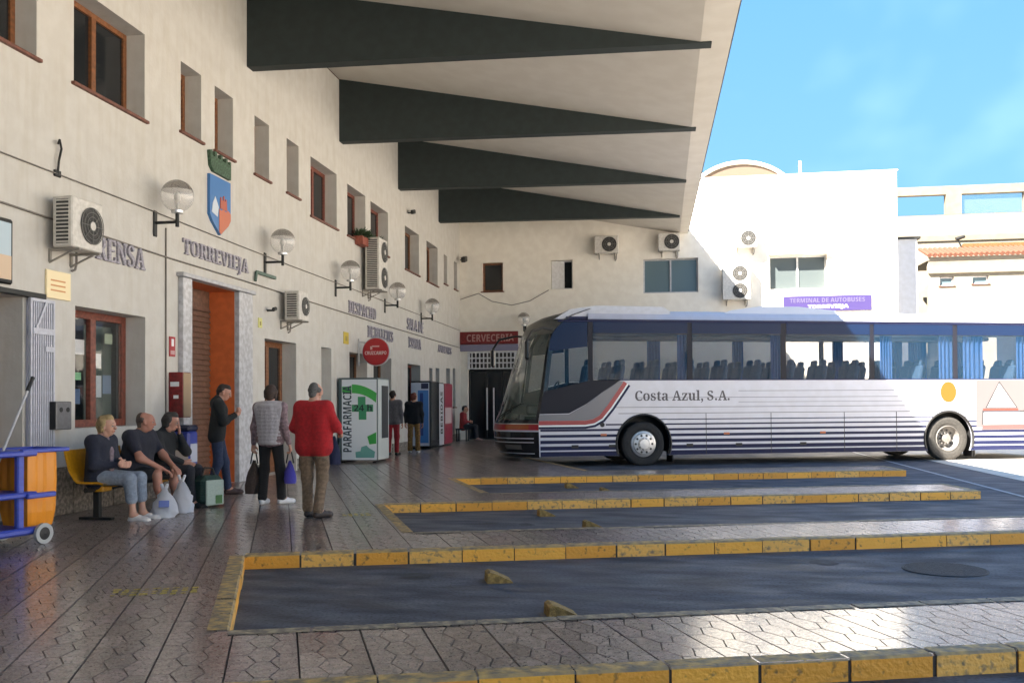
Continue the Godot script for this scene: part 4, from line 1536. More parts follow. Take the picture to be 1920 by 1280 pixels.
func ac_unit(called: String, label: String, w: float, h: float, d: float, at: Vector3, yaw: float, fans := 1) -> Node3D:
	# local frame: x across the front, z out of the wall; the origin is the middle of the wall side at the unit's foot
	var t := thing(called, label, "air conditioner", at, yaw, "air conditioning units on the walls")
	var gap := 0.12
	part("casing", bx(Vector3(0, h * 0.5, gap + d * 0.5), Vector3(w, h, d), 0.015), M.ac_white, t)
	for i in fans:
		var fh := h / fans
		var c := Vector3(w * 0.12, fh * (i + 0.5), gap + d + 0.002)
		var r := minf(w * 0.36, fh * 0.42)
		var st := begin()
		lathe(st, c, Vector3.BACK, [[0.0, r], [0.004, r], [0.005, 0.0]], 28)
		var f := part("fan_opening", st, M.ac_dark, t)
		st = begin()
		for q in 4:
			var rr := r * (0.25 + 0.25 * q)
			var pts := []
			for e in 25:
				pts.append(c + Vector3(cos(TAU * e / 24) * rr, sin(TAU * e / 24) * rr, 0.018))
			tube(st, pts, 0.006, 4)
		for q in 8:
			var a := TAU * q / 8
			cyl(st, c + Vector3(0, 0, 0.018), c + Vector3(cos(a) * r, sin(a) * r, 0.018), 0.005, 0.005, 4)
		part("fan_guard", st, mat(Color(0.16, 0.155, 0.145), 0.5), f)
		st = begin()
		lathe(st, c + Vector3(0, 0, 0.01), Vector3.BACK, [[0.0, r * 0.26], [0.012, r * 0.24], [0.014, 0.0]], 16)
		part("fan_hub", st, M.ac_white, f)
	var n := int(h / 0.045)
	var st2 := begin()
	span(st2, Vector3(-w * 0.5 - 0.003, 0.04, gap + 0.05), Vector3(-w * 0.5, h - 0.04, gap + d - 0.05))
	var back := part("side_grille", st2, M.ac_dark, t)
	for i in n - 1:
		st2 = begin()
		span(st2, Vector3(-w * 0.5 - 0.012, 0.05 + i * 0.045, gap + 0.045), Vector3(-w * 0.5 - 0.003, 0.05 + i * 0.045 + 0.016, gap + d - 0.045))
		part("louvre", st2, M.ac_white, back)
	for x in [-w * 0.33, w * 0.33]:
		st2 = begin()
		span(st2, Vector3(x - 0.015, -0.03, 0.0), Vector3(x + 0.015, -0.002, gap + d + 0.03))
		span(st2, Vector3(x - 0.015, -0.16, 0.0), Vector3(x + 0.015, -0.03, 0.03))
		box(st2, Vector3(x, -0.10, gap * 0.5 + 0.10), Vector3(0.02, 0.02, 0.34), Basis(Vector3.RIGHT, -0.42))
		part("bracket", st2, mat(Color(0.26, 0.24, 0.21), 0.6), t)
	st2 = begin()
	tube(st2, [Vector3(w * 0.4, 0.05, gap * 0.5), Vector3(w * 0.4, -0.12, 0.06), Vector3(w * 0.38, -0.20, 0.05), Vector3(w * 0.33, -0.22, 0.02)], 0.016, 6)
	part("pipe", st2, M.cable, t)
	return t

func globe_lamp() -> Node3D:
	var t := thing("globe_lamp", "first lamp", "wall lamp", Vector3.ZERO, 0.0, "globe lamps along the terminal walls")
	var st := begin()
	span(st, Vector3(-0.045, -0.22, 0.0), Vector3(0.045, 0.16, 0.025), 0.008)
	part("wall_plate", st, M.iron, t)
	st = begin()
	cyl(st, Vector3(0, -0.02, 0.02), Vector3(0, -0.02, 0.38), 0.022, 0.022, 8)
	cyl(st, Vector3(0, -0.09, 0.36), Vector3(0, 0.10, 0.36), 0.028, 0.028, 8)
	part("arm", st, M.iron, t)
	st = begin()
	lathe(st, Vector3(0, 0.10, 0.36), Vector3.UP, [[0.0, 0.03], [0.01, 0.085], [0.05, 0.09], [0.06, 0.07]], 18)
	part("collar", st, M.steel, t)
	var c := Vector3(0, 0.36, 0.36)
	st = begin()
	ball(st, c, Vector3.ONE * 0.235, 26, -0.38, 0.10)
	part("globe", st, glass(Color(0.80, 0.77, 0.73), 0.30, 0.06), t)
	st = begin()
	ball(st, c, Vector3.ONE * 0.236, 26, 0.10, 0.5)
	part("globe_cap", st, glass(Color(0.17, 0.145, 0.125), 0.55, 0.08), t)
	st = begin()
	cyl(st, Vector3(0, 0.15, 0.36), Vector3(0, 0.27, 0.36), 0.025, 0.025, 8)
	ball(st, Vector3(0, 0.34, 0.36), Vector3(0.05, 0.08, 0.05), 12)
	part("bulb", st, mat(Color(0.62, 0.60, 0.55), 0.4), t)
	return t

func build_wall_things() -> void:
	var out := PI * 0.5     # yaw that turns a thing's z away from the terminal wall
	var lamp := globe_lamp()
	var where := ["to the left of the town shield, nearest to the camera", "between the TORREVIEJA lettering and the small air conditioner", "beside the tall twin-fan air conditioner", "just past the tall twin-fan air conditioner", "last on the long wall, nearest to the corner"]
	for i in 5:
		var at := Vector3(0.002, 4.02 - 0.012 * i, -12.6 - 3.83 * i)
		var lab := "globe wall lamp %s" % where[i]
		if i == 0:
			lamp.position = at
			lamp.rotation.y = out
			lamp.set_meta("label", lab)
		else:
			copy_of(lamp, "globe_lamp", lab, at, out)
	copy_of(lamp, "globe_lamp", "clear globe wall lamp above the coach's nose on the corner wall", Vector3(2.43, 4.0, FAR_Z + 0.002), 0.0)
	ac_unit("air_conditioner", "boxy air conditioner with louvred side above the PRENSA lettering", 0.62, 0.61, 0.26, Vector3(0.0, 3.24, -10.43), out)
	ac_unit("air_conditioner", "small air conditioner over the brown door right of the portal", 0.50, 0.56, 0.30, Vector3(0.0, 2.97, -17.33), out)
	ac_unit("air_conditioner", "tall twin-fan air conditioner below the flower-pot window", 0.70, 1.28, 0.36, Vector3(0.0, 4.16, -22.42), out, 2)
	# cables along the wall
	for e in [["upper", [[-3.0, 4.26], [9.38, 4.18], [12.06, 4.165], [14.3, 4.135], [17.67, 4.10], [20.76, 4.09], [27.0, 4.05], [33.5, 4.0]], 0.009], ["lower", [[-3.0, 3.70], [9.39, 3.62], [12.89, 3.545], [15.9, 3.525], [22.8, 3.44], [29.62, 3.39], [33.5, 3.37]], 0.013]]:
		var st := begin()
		var pts := []
		for p in e[1]:
			pts.append(Vector3(0.022, p[1], -p[0]))
		tube(st, pts, e[2], 6)
		tag(part("cable", st, M.cable), "%s of the two thin dark cables running the length of the terminal wall" % e[0], "cable")
	var st := begin()
	tube(st, [Vector3(0.016, 3.98, -12.9), Vector3(0.016, 0.6, -12.9)], 0.012, 6)
	tag(part("conduit", st, M.cable), "thin vertical conduit dropping from the first globe lamp beside the portal", "conduit")
	# hook and small cameras
	var hook := thing("cable_hook", "bent iron hook standing above the upper cable near the big air conditioner", "hook", Vector3(0.0, 4.17, -10.36))
	st = begin()
	tube(st, [Vector3(0.02, 0, 0), Vector3(0.05, 0.16, 0.02), Vector3(0.05, 0.32, -0.03), Vector3(0.06, 0.42, 0.02), Vector3(0.06, 0.36, 0.05)], 0.014, 6)
	part("rod", st, M.iron, hook)
	st = begin()
	span(st, Vector3(0, -0.03, -0.06), Vector3(0.03, 0.05, 0.06), 0.006)
	part("foot", st, M.iron, hook)
	for e in [["dark security camera on the upper wall below the canopy's last beam", Vector3(0.0, 6.93, -26.49)], ["dark round floodlight in the corner where the two walls meet", Vector3(0.1, 6.55, -33.2)], ["small black camera between portal and brown door, above the yellow sticker", Vector3(0.0, 3.10, -16.55)]]:
		var c := thing("security_camera" if not "flood" in e[0] else "floodlight", e[0], "camera" if not "flood" in e[0] else "floodlight", e[1])
		st = begin()
		cyl(st, Vector3(0.0, 0, 0), Vector3(0.12, 0.0, 0), 0.02, 0.02, 6)
		part("bracket", st, M.iron, c)
		var big := 1.6 if "flood" in e[0] else (0.6 if "small" in e[0] else 1.0)
		st = begin()
		box(st, Vector3(0.16, 0.02, 0.03), Vector3(0.10, 0.12, 0.26) * big, Basis(Vector3.RIGHT, 0.25), 0.02)
		part("housing", st, M.iron, c)
	# green junction arm under the second lamp
	var arm := thing("sign_arm", "green iron arm below the second globe lamp, over the portal's corner", "bracket", Vector3(0.0, 3.72, -16.0))
	st = begin()
	span(st, Vector3(0.02, 0.0, -0.85), Vector3(0.06, 0.06, 0.0), 0.006)
	cyl(st, Vector3(0.04, 0.03, 0.0), Vector3(0.04, -0.14, 0.05), 0.03, 0.03, 8)
	part("bar", st, mat(Color(0.10, 0.15, 0.12), 0.6), arm)
	# town shield
	var sh := thing("town_shield", "town coat of arms with green mural crown and blue shield with a red tower", "shield", Vector3(0.0, 0.0, 0.0))
	st = begin()
	var shield := poly([[14.21, 5.12], [14.21, 4.46], [14.3, 4.36], [14.58, 4.17], [14.86, 4.36], [14.95, 4.46], [14.95, 5.12]])
	prism(st, shield, Transform3D(wall_t.basis, Vector3(0.05, 0, 0)), 0.05)
	part("field", st, mat(Color(0.045, 0.17, 0.42), 0.4), sh)
	st = begin()
	prism(st, poly([[14.52, 4.215], [14.58, 4.18], [14.86, 4.37], [14.94, 4.47], [14.94, 4.58], [14.84, 4.63], [14.76, 4.58], [14.68, 4.62], [14.60, 4.58], [14.52, 4.60]]), Transform3D(wall_t.basis, Vector3(0.058, 0, 0)), 0.006)
	part("waves", st, mat(Color(0.50, 0.13, 0.06), 0.4), sh)
	st = begin()
	prism(st, poly([[14.55, 4.61], [14.80, 4.61], [14.78, 4.80], [14.74, 4.80], [14.74, 4.76], [14.70, 4.76], [14.70, 4.84], [14.66, 4.84], [14.66, 4.76], [14.60, 4.76], [14.60, 4.80], [14.56, 4.80]]), Transform3D(wall_t.basis, Vector3(0.062, 0, 0)), 0.01)
	part("tower", st, mat(Color(0.42, 0.09, 0.05), 0.4), sh)
	st = begin()
	prism(st, poly([[14.26, 4.50], [14.46, 4.45], [14.5, 4.62], [14.38, 4.78], [14.30, 4.66]]), Transform3D(wall_t.basis, Vector3(0.058, 0, 0)), 0.006)
	part("salt_heap", st, mat(Color(0.55, 0.60, 0.66), 0.4), sh)
	st = begin()
	prism(st, poly([[14.20, 5.50], [14.24, 5.26], [14.34, 5.18], [14.95, 5.17], [14.95, 5.48], [14.91, 5.48], [14.91, 5.42], [14.82, 5.42], [14.82, 5.50], [14.76, 5.50], [14.76, 5.42], [14.64, 5.42], [14.64, 5.51], [14.57, 5.51], [14.57, 5.43], [14.44, 5.43], [14.44, 5.52], [14.37, 5.52], [14.37, 5.43], [14.28, 5.43], [14.28, 5.53]]), Transform3D(wall_t.basis, Vector3(0.06, 0, 0)), 0.06)
	part("mural_crown", st, grained(Color(0.06, 0.12, 0.07), 0.6, 0.5, 0.3), sh)
	# raised lettering
	for e in [["TORREVIEJA", 13.39, 15.7, 3.60, 3.92, "grey raised TORREVIEJA lettering over the portal"], ["PRENSA", 10.93, 12.31, 3.26, 3.56, "grey raised PRENSA lettering partly behind the big air conditioner"], ["DESPACHO", 21.13, 23.25, 3.50, 3.79, "grey raised lettering between the cables under the third globe lamp"], ["DE BILLETES", 22.58, 24.8, 3.02, 3.31, "grey raised lettering behind the round red sign"], ["SALA DE", 26.27, 28.11, 3.50, 3.84, "grey raised SALA DE lettering below the fourth globe lamp"], ["ESPERA", 26.44, 27.84, 2.98, 3.29, "grey raised ESPERA lettering below the words SALA DE"], ["ANDENES", 30.05, 32.03, 3.04, 3.28, "last grey raised lettering on the long wall before the corner"]]:
		var x := Transform3D(wall_t.basis, Vector3(0.02, (e[3] + e[4]) * 0.5, -(e[1] + e[2]) * 0.5))
		tag(letters("lettering", e[0], x, e[2] - e[1], e[4] - e[3], M.letter, null, 0.035, true, e[0] != "SALA DE"), e[5], "lettering")
	# plaques and stickers
	var pl := thing("lit_plaque", "pale yellow and orange plaque on the wall below the big air conditioner", "plaque", Vector3(0.0, 2.64, -10.38))
	part("panel", bx(Vector3(0.015, 0.17, 0), Vector3(0.03, 0.34, 0.46), 0.004), mat(Color(0.85, 0.70, 0.42), 0.4), pl)
	for y in [0.10, 0.16, 0.22]:
		part("print_line", bx(Vector3(0.031, y, 0.02), Vector3(0.003, 0.018, 0.28)), mat(Color(0.60, 0.26, 0.08), 0.5), pl)
	var fr := thing("framed_panel", "framed picture panel with rounded dark frame at the left edge", "picture", Vector3(0.0, 2.71, -9.12))
	st = begin()
	span(st, Vector3(0.002, 0.0, -0.42), Vector3(0.05, 0.74, 0.42), 0.04)
	part("frame", st, M.iron, fr)
	st = begin()
	span(st, Vector3(0.052, 0.05, -0.37), Vector3(0.056, 0.69, 0.37))
	part("picture", st, mat(Color(0.42, 0.52, 0.58), 0.3), fr)
	st = begin()
	span(st, Vector3(0.058, 0.05, -0.37), Vector3(0.060, 0.32, 0.37))
	part("picture_sand", st, mat(Color(0.58, 0.42, 0.28), 0.3), fr)
	for e in [["pale yellow sticker beside the portal, right of its marble jamb", 16.22, 2.84, 0.16, 0.18, Color(0.62, 0.60, 0.22)], ["yellow notice plate between the narrow doorway and the round red sign", 20.97, 2.88, 0.34, 0.28, Color(0.55, 0.40, 0.03)]]:
		var n := thing("yellow_sticker", e[0], "sticker", Vector3(0.0, e[2], -e[1]))
		part("plate", bx(Vector3(0.008, 0, 0), Vector3(0.016, e[4], e[3]), 0.003), mat(e[5], 0.5), n)
		part("print_mark", bx(Vector3(0.0175, -0.01, 0), Vector3(0.003, e[4] * 0.4, e[3] * 0.35)), mat(Color(0.30, 0.24, 0.05), 0.5), n)
	var rs := thing("fire_notice", "small red and white fire notice above the red cabinet", "notice", Vector3(0.0, 2.22, -13.09))
	part("plate", bx(Vector3(0.008, 0, 0), Vector3(0.014, 0.30, 0.17), 0.003), M.red, rs)
	part("print_mark", bx(Vector3(0.017, 0.06, 0), Vector3(0.003, 0.11, 0.07)), M.white, rs)
	part("print_mark", bx(Vector3(0.017, -0.09, 0), Vector3(0.003, 0.06, 0.12)), mat(Color(0.5, 0.3, 0.3), 0.5), rs)
	# red cabinet by the portal
	var cab := thing("fire_cabinet", "red fire cabinet with white labels fixed beside the portal", "cabinet", Vector3(0.0, 1.15, -13.12))
	part("box", bx(Vector3(0.115, 0.34, 0.0), Vector3(0.23, 0.68, 0.24), 0.008), M.red_dark, cab)
	part("front_panel", bx(Vector3(0.236, 0.34, 0.0), Vector3(0.010, 0.66, 0.22), 0.003), mat(Color(0.36, 0.25, 0.15), 0.6), cab)
	part("label_plate", bx(Vector3(0.10, 0.50, 0.122), Vector3(0.14, 0.07, 0.004)), M.white, cab)
	part("label_plate", bx(Vector3(0.12, 0.31, 0.122), Vector3(0.08, 0.05, 0.004)), M.white, cab)
	# letter box
	var mb := thing("letter_box", "grey steel letter box with two black holes on the wall", "letter box", Vector3(0.0, 1.05, -10.28))
	part("case", bx(Vector3(0.09, 0.17, 0), Vector3(0.16, 0.34, 0.30), 0.01), grained(Color(0.17, 0.17, 0.18), 0.4, 0.15, 0.4, 0.0, 0.4), mb)
	part("side_plate", bx(Vector3(0.09, 0.17, 0.152), Vector3(0.15, 0.33, 0.004)), M.black, mb)
	for z in [-0.07, 0.06]:
		st = begin()
		cyl(st, Vector3(0.171, 0.24, z), Vector3(0.176, 0.24, z), 0.03, 0.03, 12)
		part("slot_hole", st, M.black, mb)
	# folded white gate leaf beside the left-hand door
	var gate := thing("folding_gate", "white barred steel gate folded back beside the left-hand door", "gate", Vector3(0.0, 0.0, -10.01))
	var gp := grained(Color(0.50, 0.51, 0.58), 0.4, 0.08, 0.6)
	st = begin()
	for z in [-0.215, 0.195]:
		span(st, Vector3(0.05, 0.05, z), Vector3(0.09, 2.60, z + 0.03), 0.004)
	span(st, Vector3(0.05, 2.56, -0.184), Vector3(0.09, 2.60, 0.194), 0.004)
	span(st, Vector3(0.05, 0.05, -0.184), Vector3(0.09, 0.10, 0.194), 0.004)
	part("frame", st, gp, gate)
	for i in 9:
		st = begin()
		span(st, Vector3(0.055, 0.101, -0.165 + i * 0.039), Vector3(0.083, 2.559, -0.165 + i * 0.039 + 0.019), 0.003)
		part("bar", st, gp, gate)
	st = begin()
	box(st, Vector3(0.095, 2.38, 0.06), Vector3(0.012, 0.42, 0.03), Basis(Vector3.RIGHT, -0.5))
	span(st, Vector3(0.091, 2.18, -0.184), Vector3(0.10, 2.25, 0.194))
	span(st, Vector3(0.091, 1.98, -0.184), Vector3(0.10, 2.04, -0.03))
	part("brace", st, gp, gate)
	st = begin()
	span(st, Vector3(0.006, 0.05, -0.2), Vector3(0.012, 2.58, 0.2))
	part("back_sheet", st, mat(Color(0.36, 0.37, 0.44), 0.5), gate)
	# round drinks sign on a wall bracket
	var sg := thing("round_sign", "round red double-sided drinks sign on a bracket above the green machine", "sign", Vector3(0.0, 2.60, -21.85))
	st = begin()
	lathe(st, Vector3(0.47, 0, 0.06), Vector3.FORWARD, [[0.0, 0.0], [0.0, 0.31], [0.01, 0.33], [0.11, 0.33], [0.12, 0.31], [0.12, 0.0]], 36)
	part("disc", st, M.red, sg)
	st = begin()
	lathe(st, Vector3(0.47, 0, 0.045), Vector3.FORWARD, [[0.0, 0.33], [0.0, 0.345], [0.09, 0.345], [0.09, 0.33]], 36)
	part("rim", st, M.grey_paint, sg)
	letters("lettering", "CRUZCAMPO", Transform3D(Basis.IDENTITY, Vector3(0.47, -0.03, 0.064)), 0.54, 0.085, mat(Color(0.65, 0.5, 0.48), 0.5), sg, 0.006)
	part("print_mark", bx(Vector3(0.47, 0.13, 0.063), Vector3(0.18, 0.03, 0.006)), mat(Color(0.6, 0.4, 0.38), 0.5), sg)
	part("print_mark", bx(Vector3(0.36, 0.09, 0.063), Vector3(0.05, 0.08, 0.006)), mat(Color(0.6, 0.4, 0.38), 0.5), sg)
	st = begin()
	for y in [0.24, -0.26]:
		cyl(st, Vector3(0, y, 0), Vector3(0.30, y * 0.9, 0), 0.014, 0.014, 6)
	cyl(st, Vector3(0.02, -0.34, 0), Vector3(0.02, 0.32, 0), 0.02, 0.02, 6)
	part("bracket", st, M.grey_paint, sg)
	# window-sill plants
	var rng := RandomNumberGenerator.new()
	rng.seed = 9
	for e in [["bushy green plant in a red-brown trough on the upper window sill", 21.9, 0.62, 260], ["spiky green plant in a red pot on the sill above the tall air conditioner", 22.95, 0.30, 130]]:
		var p := thing("potted_plant", e[0], "plant", Vector3(0.10, 5.20, -e[1]))
		st = begin()
		prism(st, poly([[-e[2] * 0.42, 0.0], [e[2] * 0.42, 0.0], [e[2] * 0.5, 0.2], [-e[2] * 0.5, 0.2]]), Transform3D(wall_t.basis, Vector3(0.11, 0, 0)), 0.20)
		part("trough", st, grained(Color(0.30, 0.08, 0.05), 0.7, 0.2, 0.4), p)
		st = begin()
		for i in e[3]:
			var o := Vector3(rng.randf_range(-0.08, 0.10), rng.randf_range(0.16, 0.22), rng.randf_range(-e[2] * 0.48, e[2] * 0.48))
			var d := Vector3(rng.randf_range(-0.35, 0.6), rng.randf_range(0.2, 1.1), rng.randf_range(-0.7, 0.7)).normalized()
			var l := rng.randf_range(0.12, 0.36)
			var s := d.cross(Vector3(rng.randf(), rng.randf(), rng.randf()).normalized()).normalized() * 0.018
			var m := o + d * l * 0.55
			var tip := o + d * l + Vector3(0, -0.05, 0)
			quad(st, o, m - s, tip, m + s)
		var fo := part("foliage", st, grained(Color(0.045, 0.085, 0.035), 0.7, 0.4, 0.2), p)
		fo.set_meta("kind", "stuff")

func build_far_wall_things() -> void:
	ac_unit("air_conditioner", "white air conditioner left-hand of the two under the canopy on the corner wall", 0.84, 0.62, 0.30, Vector3(5.42, 6.64, FAR_Z), 0.0)
	ac_unit("air_conditioner", "white air conditioner above the blue window, right at the canopy's tip", 0.76, 0.62, 0.30, Vector3(7.62, 6.66, FAR_Z), 0.0)
	ac_unit("air_conditioner", "sunlit air conditioner high on the white wing", 0.80, 0.60, 0.30, Vector3(10.24, 6.70, FAR_Z), 0.0)
	ac_unit("air_conditioner", "twin-fan air conditioner crossed by the edge of the canopy's shadow", 0.96, 1.20, 0.34, Vector3(9.92, 4.88, FAR_Z), 0.0, 2)
	var st := begin()
	tube(st, [Vector3(0.01, 5.15, FAR_Z + 0.02), Vector3(0.7, 5.36, FAR_Z + 0.02), Vector3(1.2, 5.06, FAR_Z + 0.02), Vector3(1.94, 4.90, FAR_Z + 0.02), Vector3(2.6, 5.04, FAR_Z + 0.02), Vector3(3.3, 5.42, FAR_Z + 0.02)], 0.014, 6)
	tag(part("cable", st, M.cable), "slack cable looping below the two small windows of the corner wall", "cable")
	# purple station sign
	var s := thing("station_sign", "purple sign with TERMINAL DE AUTOBUSES in white on the sunlit wall", "sign", Vector3(13.0, 4.72, FAR_Z))
	part("panel", bx(Vector3(0, 0, 0.03), Vector3(2.92, 0.53, 0.05), 0.006), mat(Color(0.036, 0.022, 0.115), 0.6), s)
	letters("lettering", "TERMINAL DE AUTOBUSES", Transform3D(Basis.IDENTITY, Vector3(0, 0.11, 0.058)), 2.5, 0.15, mat(Color(0.10, 0.085, 0.16), 0.5), s, 0.006)
	letters("lettering", "TORREVIEJA", Transform3D(Basis.IDENTITY, Vector3(0.03, -0.125, 0.058)), 1.35, 0.15, M.white, s, 0.006)
	# red cafe sign and the pale board under it
	s = thing("cafe_sign", "dark red sign board with pale letters above the corner entrance", "sign", Vector3(1.09, 3.63, FAR_Z))
	part("panel", bx(Vector3(0, 0.09, 0.05), Vector3(2.16, 0.46, 0.08), 0.008), M.red_dark, s)
	letters("lettering", "CERVECERIA", Transform3D(Basis.IDENTITY, Vector3(0.05, 0.09, 0.092)), 1.75, 0.26, mat(Color(0.42, 0.22, 0.20), 0.5), s, 0.006)
	part("lower_board", bx(Vector3(0.0, -0.27, 0.045), Vector3(2.16, 0.24, 0.06), 0.006), mat(Color(0.24, 0.22, 0.30), 0.5), s)
	# sun screen over the sunlit window
	var a := thing("window_hood", "thin white hood over the sunlit window of the wing", "hood", Vector3(12.05, 6.45, FAR_Z))
	part("slab", bx(Vector3(0, 0.02, 0.09), Vector3(2.05, 0.05, 0.18), 0.006), M.stucco_white, a)

func machine(called: String, label: String, w: float, h: float, d: float, at: Vector3, body: Color) -> Node3D:
	# local frame: the side we see faces +z (towards the camera), the front faces +x
	var t := thing(called, label, "vending machine", at)
	part("cabinet", bx(Vector3(0, h * 0.5 + 0.03, 0), Vector3(w, h - 0.06, d), 0.012), mat(body, 0.4), t)
	for x in [-w * 0.4, w * 0.4]:
		part("foot", bx(Vector3(x, 0.015, 0), Vector3(0.08, 0.03, d * 0.9)), M.black, t)
	return t

func build_machines() -> void:
	var t := machine("vending_machine", "white and green pharmacy vending machine with a big green cross on its side", 0.92, 1.93, 0.86, Vector3(0.51, 0.0, -20.75), Color(0.06, 0.09, 0.10))
	var z := 0.432
	part("side_print", bx(Vector3(0.03, 0.98, z), Vector3(0.82, 1.82, 0.006)), mat(Color(0.68, 0.72, 0.76), 0.3), t)
	var green := mat(Color(0.05, 0.36, 0.07), 0.35)
	var front := Transform3D(Basis.IDENTITY, Vector3(0, 0, z + 0.0065))
	var st := begin()
	var arc := PackedVector2Array()
	for i in 13:
		arc.append(Vector2(-0.14 + 0.58 * i / 12.0, 1.78 - 0.20 * pow(i / 12.0, 2.0)))
	for i in 13:
		var k := 12 - i
		arc.append(Vector2(-0.14 + 0.57 * k / 12.0, 1.58 - 0.22 * pow(k / 12.0, 2.2)))
	prism(st, arc, front, 0.003)
	part("green_arc", st, green, t)
	part("green_patch", bx(Vector3(-0.26, 1.66, z + 0.005), Vector3(0.22, 0.14, 0.003)), green, t)
	st = begin()
	prism(st, poly([[0.02, 0.98], [0.20, 0.98], [0.20, 1.16], [0.36, 1.16], [0.36, 1.32], [0.18, 1.32], [0.18, 1.50], [0.0, 1.50], [0.0, 1.32], [-0.14, 1.32], [-0.14, 1.16], [0.02, 1.16]]), front, 0.003)
	var cross := part("green_cross", st, mat(Color(0.05, 0.28, 0.13), 0.35), t)
	letters("lettering", "24 h", Transform3D(Basis.IDENTITY, Vector3(0.12, 1.25, z + 0.010)), 0.42, 0.15, mat(Color(0.01, 0.03, 0.03), 0.5), cross, 0.003)
	st = begin()
	prism(st, poly([[0.22, 0.60], [0.43, 0.70], [0.43, 0.44], [0.27, 0.42]]), front, 0.003)
	part("green_leaf", st, green, t)
	st = begin()
	prism(st, poly([[-0.05, 0.12], [0.38, 0.12], [0.40, 0.26], [0.26, 0.34], [0.20, 0.40], [0.08, 0.36], [0.06, 0.27], [-0.06, 0.25]]), front, 0.003)
	part("pale_leaf", st, mat(Color(0.14, 0.36, 0.32), 0.35), t)
	letters("lettering", "PARAFARMACIA", Transform3D(Basis(Vector3.BACK, PI * 0.5), Vector3(-0.25, 1.0, z + 0.006)), 1.50, 0.20, mat(Color(0.03, 0.05, 0.07), 0.5), t, 0.003)
	part("front_door", bx(Vector3(0.468, 0.98, 0), Vector3(0.016, 1.82, 0.80), 0.005), mat(Color(0.50, 0.54, 0.54), 0.25), t)
	part("front_glass", bx(Vector3(0.478, 1.15, -0.08), Vector3(0.006, 1.2, 0.50)), M.black_gloss, t)
	t = machine("vending_machine", "blue drinks machine with pale side in the far row of three", 0.60, 2.0, 1.02, Vector3(0.31, 0.0, -27.2), Color(0.02, 0.022, 0.025))
	part("side_print", bx(Vector3(-0.02, 1.02, 0.512), Vector3(0.55, 1.86, 0.006)), mat(Color(0.55, 0.62, 0.74), 0.3), t)
	part("blue_panel", bx(Vector3(0.07, 0.95, 0.517), Vector3(0.32, 1.55, 0.004)), mat(Color(0.06, 0.22, 0.58), 0.3), t)
	part("blue_bottle", bx(Vector3(0.02, 1.02, 0.520), Vector3(0.10, 1.25, 0.004), 0.0), mat(Color(0.02, 0.06, 0.26), 0.3), t)
	part("dark_header", bx(Vector3(0.12, 1.85, 0.517), Vector3(0.22, 0.16, 0.004)), mat(Color(0.02, 0.025, 0.08), 0.3), t)
	part("front_door", bx(Vector3(0.305, 1.02, 0), Vector3(0.012, 1.9, 0.96)), M.black_gloss, t)
	t = machine("vending_machine", "black and white machine with vertical lettering, middle of the far row", 0.58, 1.98, 0.66, Vector3(0.30, 0.0, -28.08), Color(0.03, 0.03, 0.035))
	part("front_door", bx(Vector3(0.296, 1.0, 0), Vector3(0.014, 1.88, 0.62)), mat(Color(0.50, 0.50, 0.54), 0.3), t)
	letters("lettering", "BEBIDAS", Transform3D(Basis(Vector3.UP, PI * 0.5) * Basis(Vector3.BACK, PI * 0.5), Vector3(0.304, 1.05, 0.0)), 1.3, 0.28, M.black, t, 0.003)
	t = machine("vending_machine", "red drinks machine, last of the far row, nearest to the corner", 0.58, 1.96, 1.1, Vector3(0.30, 0.0, -29.05), Color(0.22, 0.015, 0.03))
	part("front_door", bx(Vector3(0.296, 1.0, 0), Vector3(0.014, 1.86, 1.04)), mat(Color(0.30, 0.03, 0.06), 0.3), t)
	part("white_wave", bx(Vector3(0.305, 0.95, 0.05), Vector3(0.004, 0.5, 0.9)), mat(Color(0.6, 0.45, 0.45), 0.3), t)

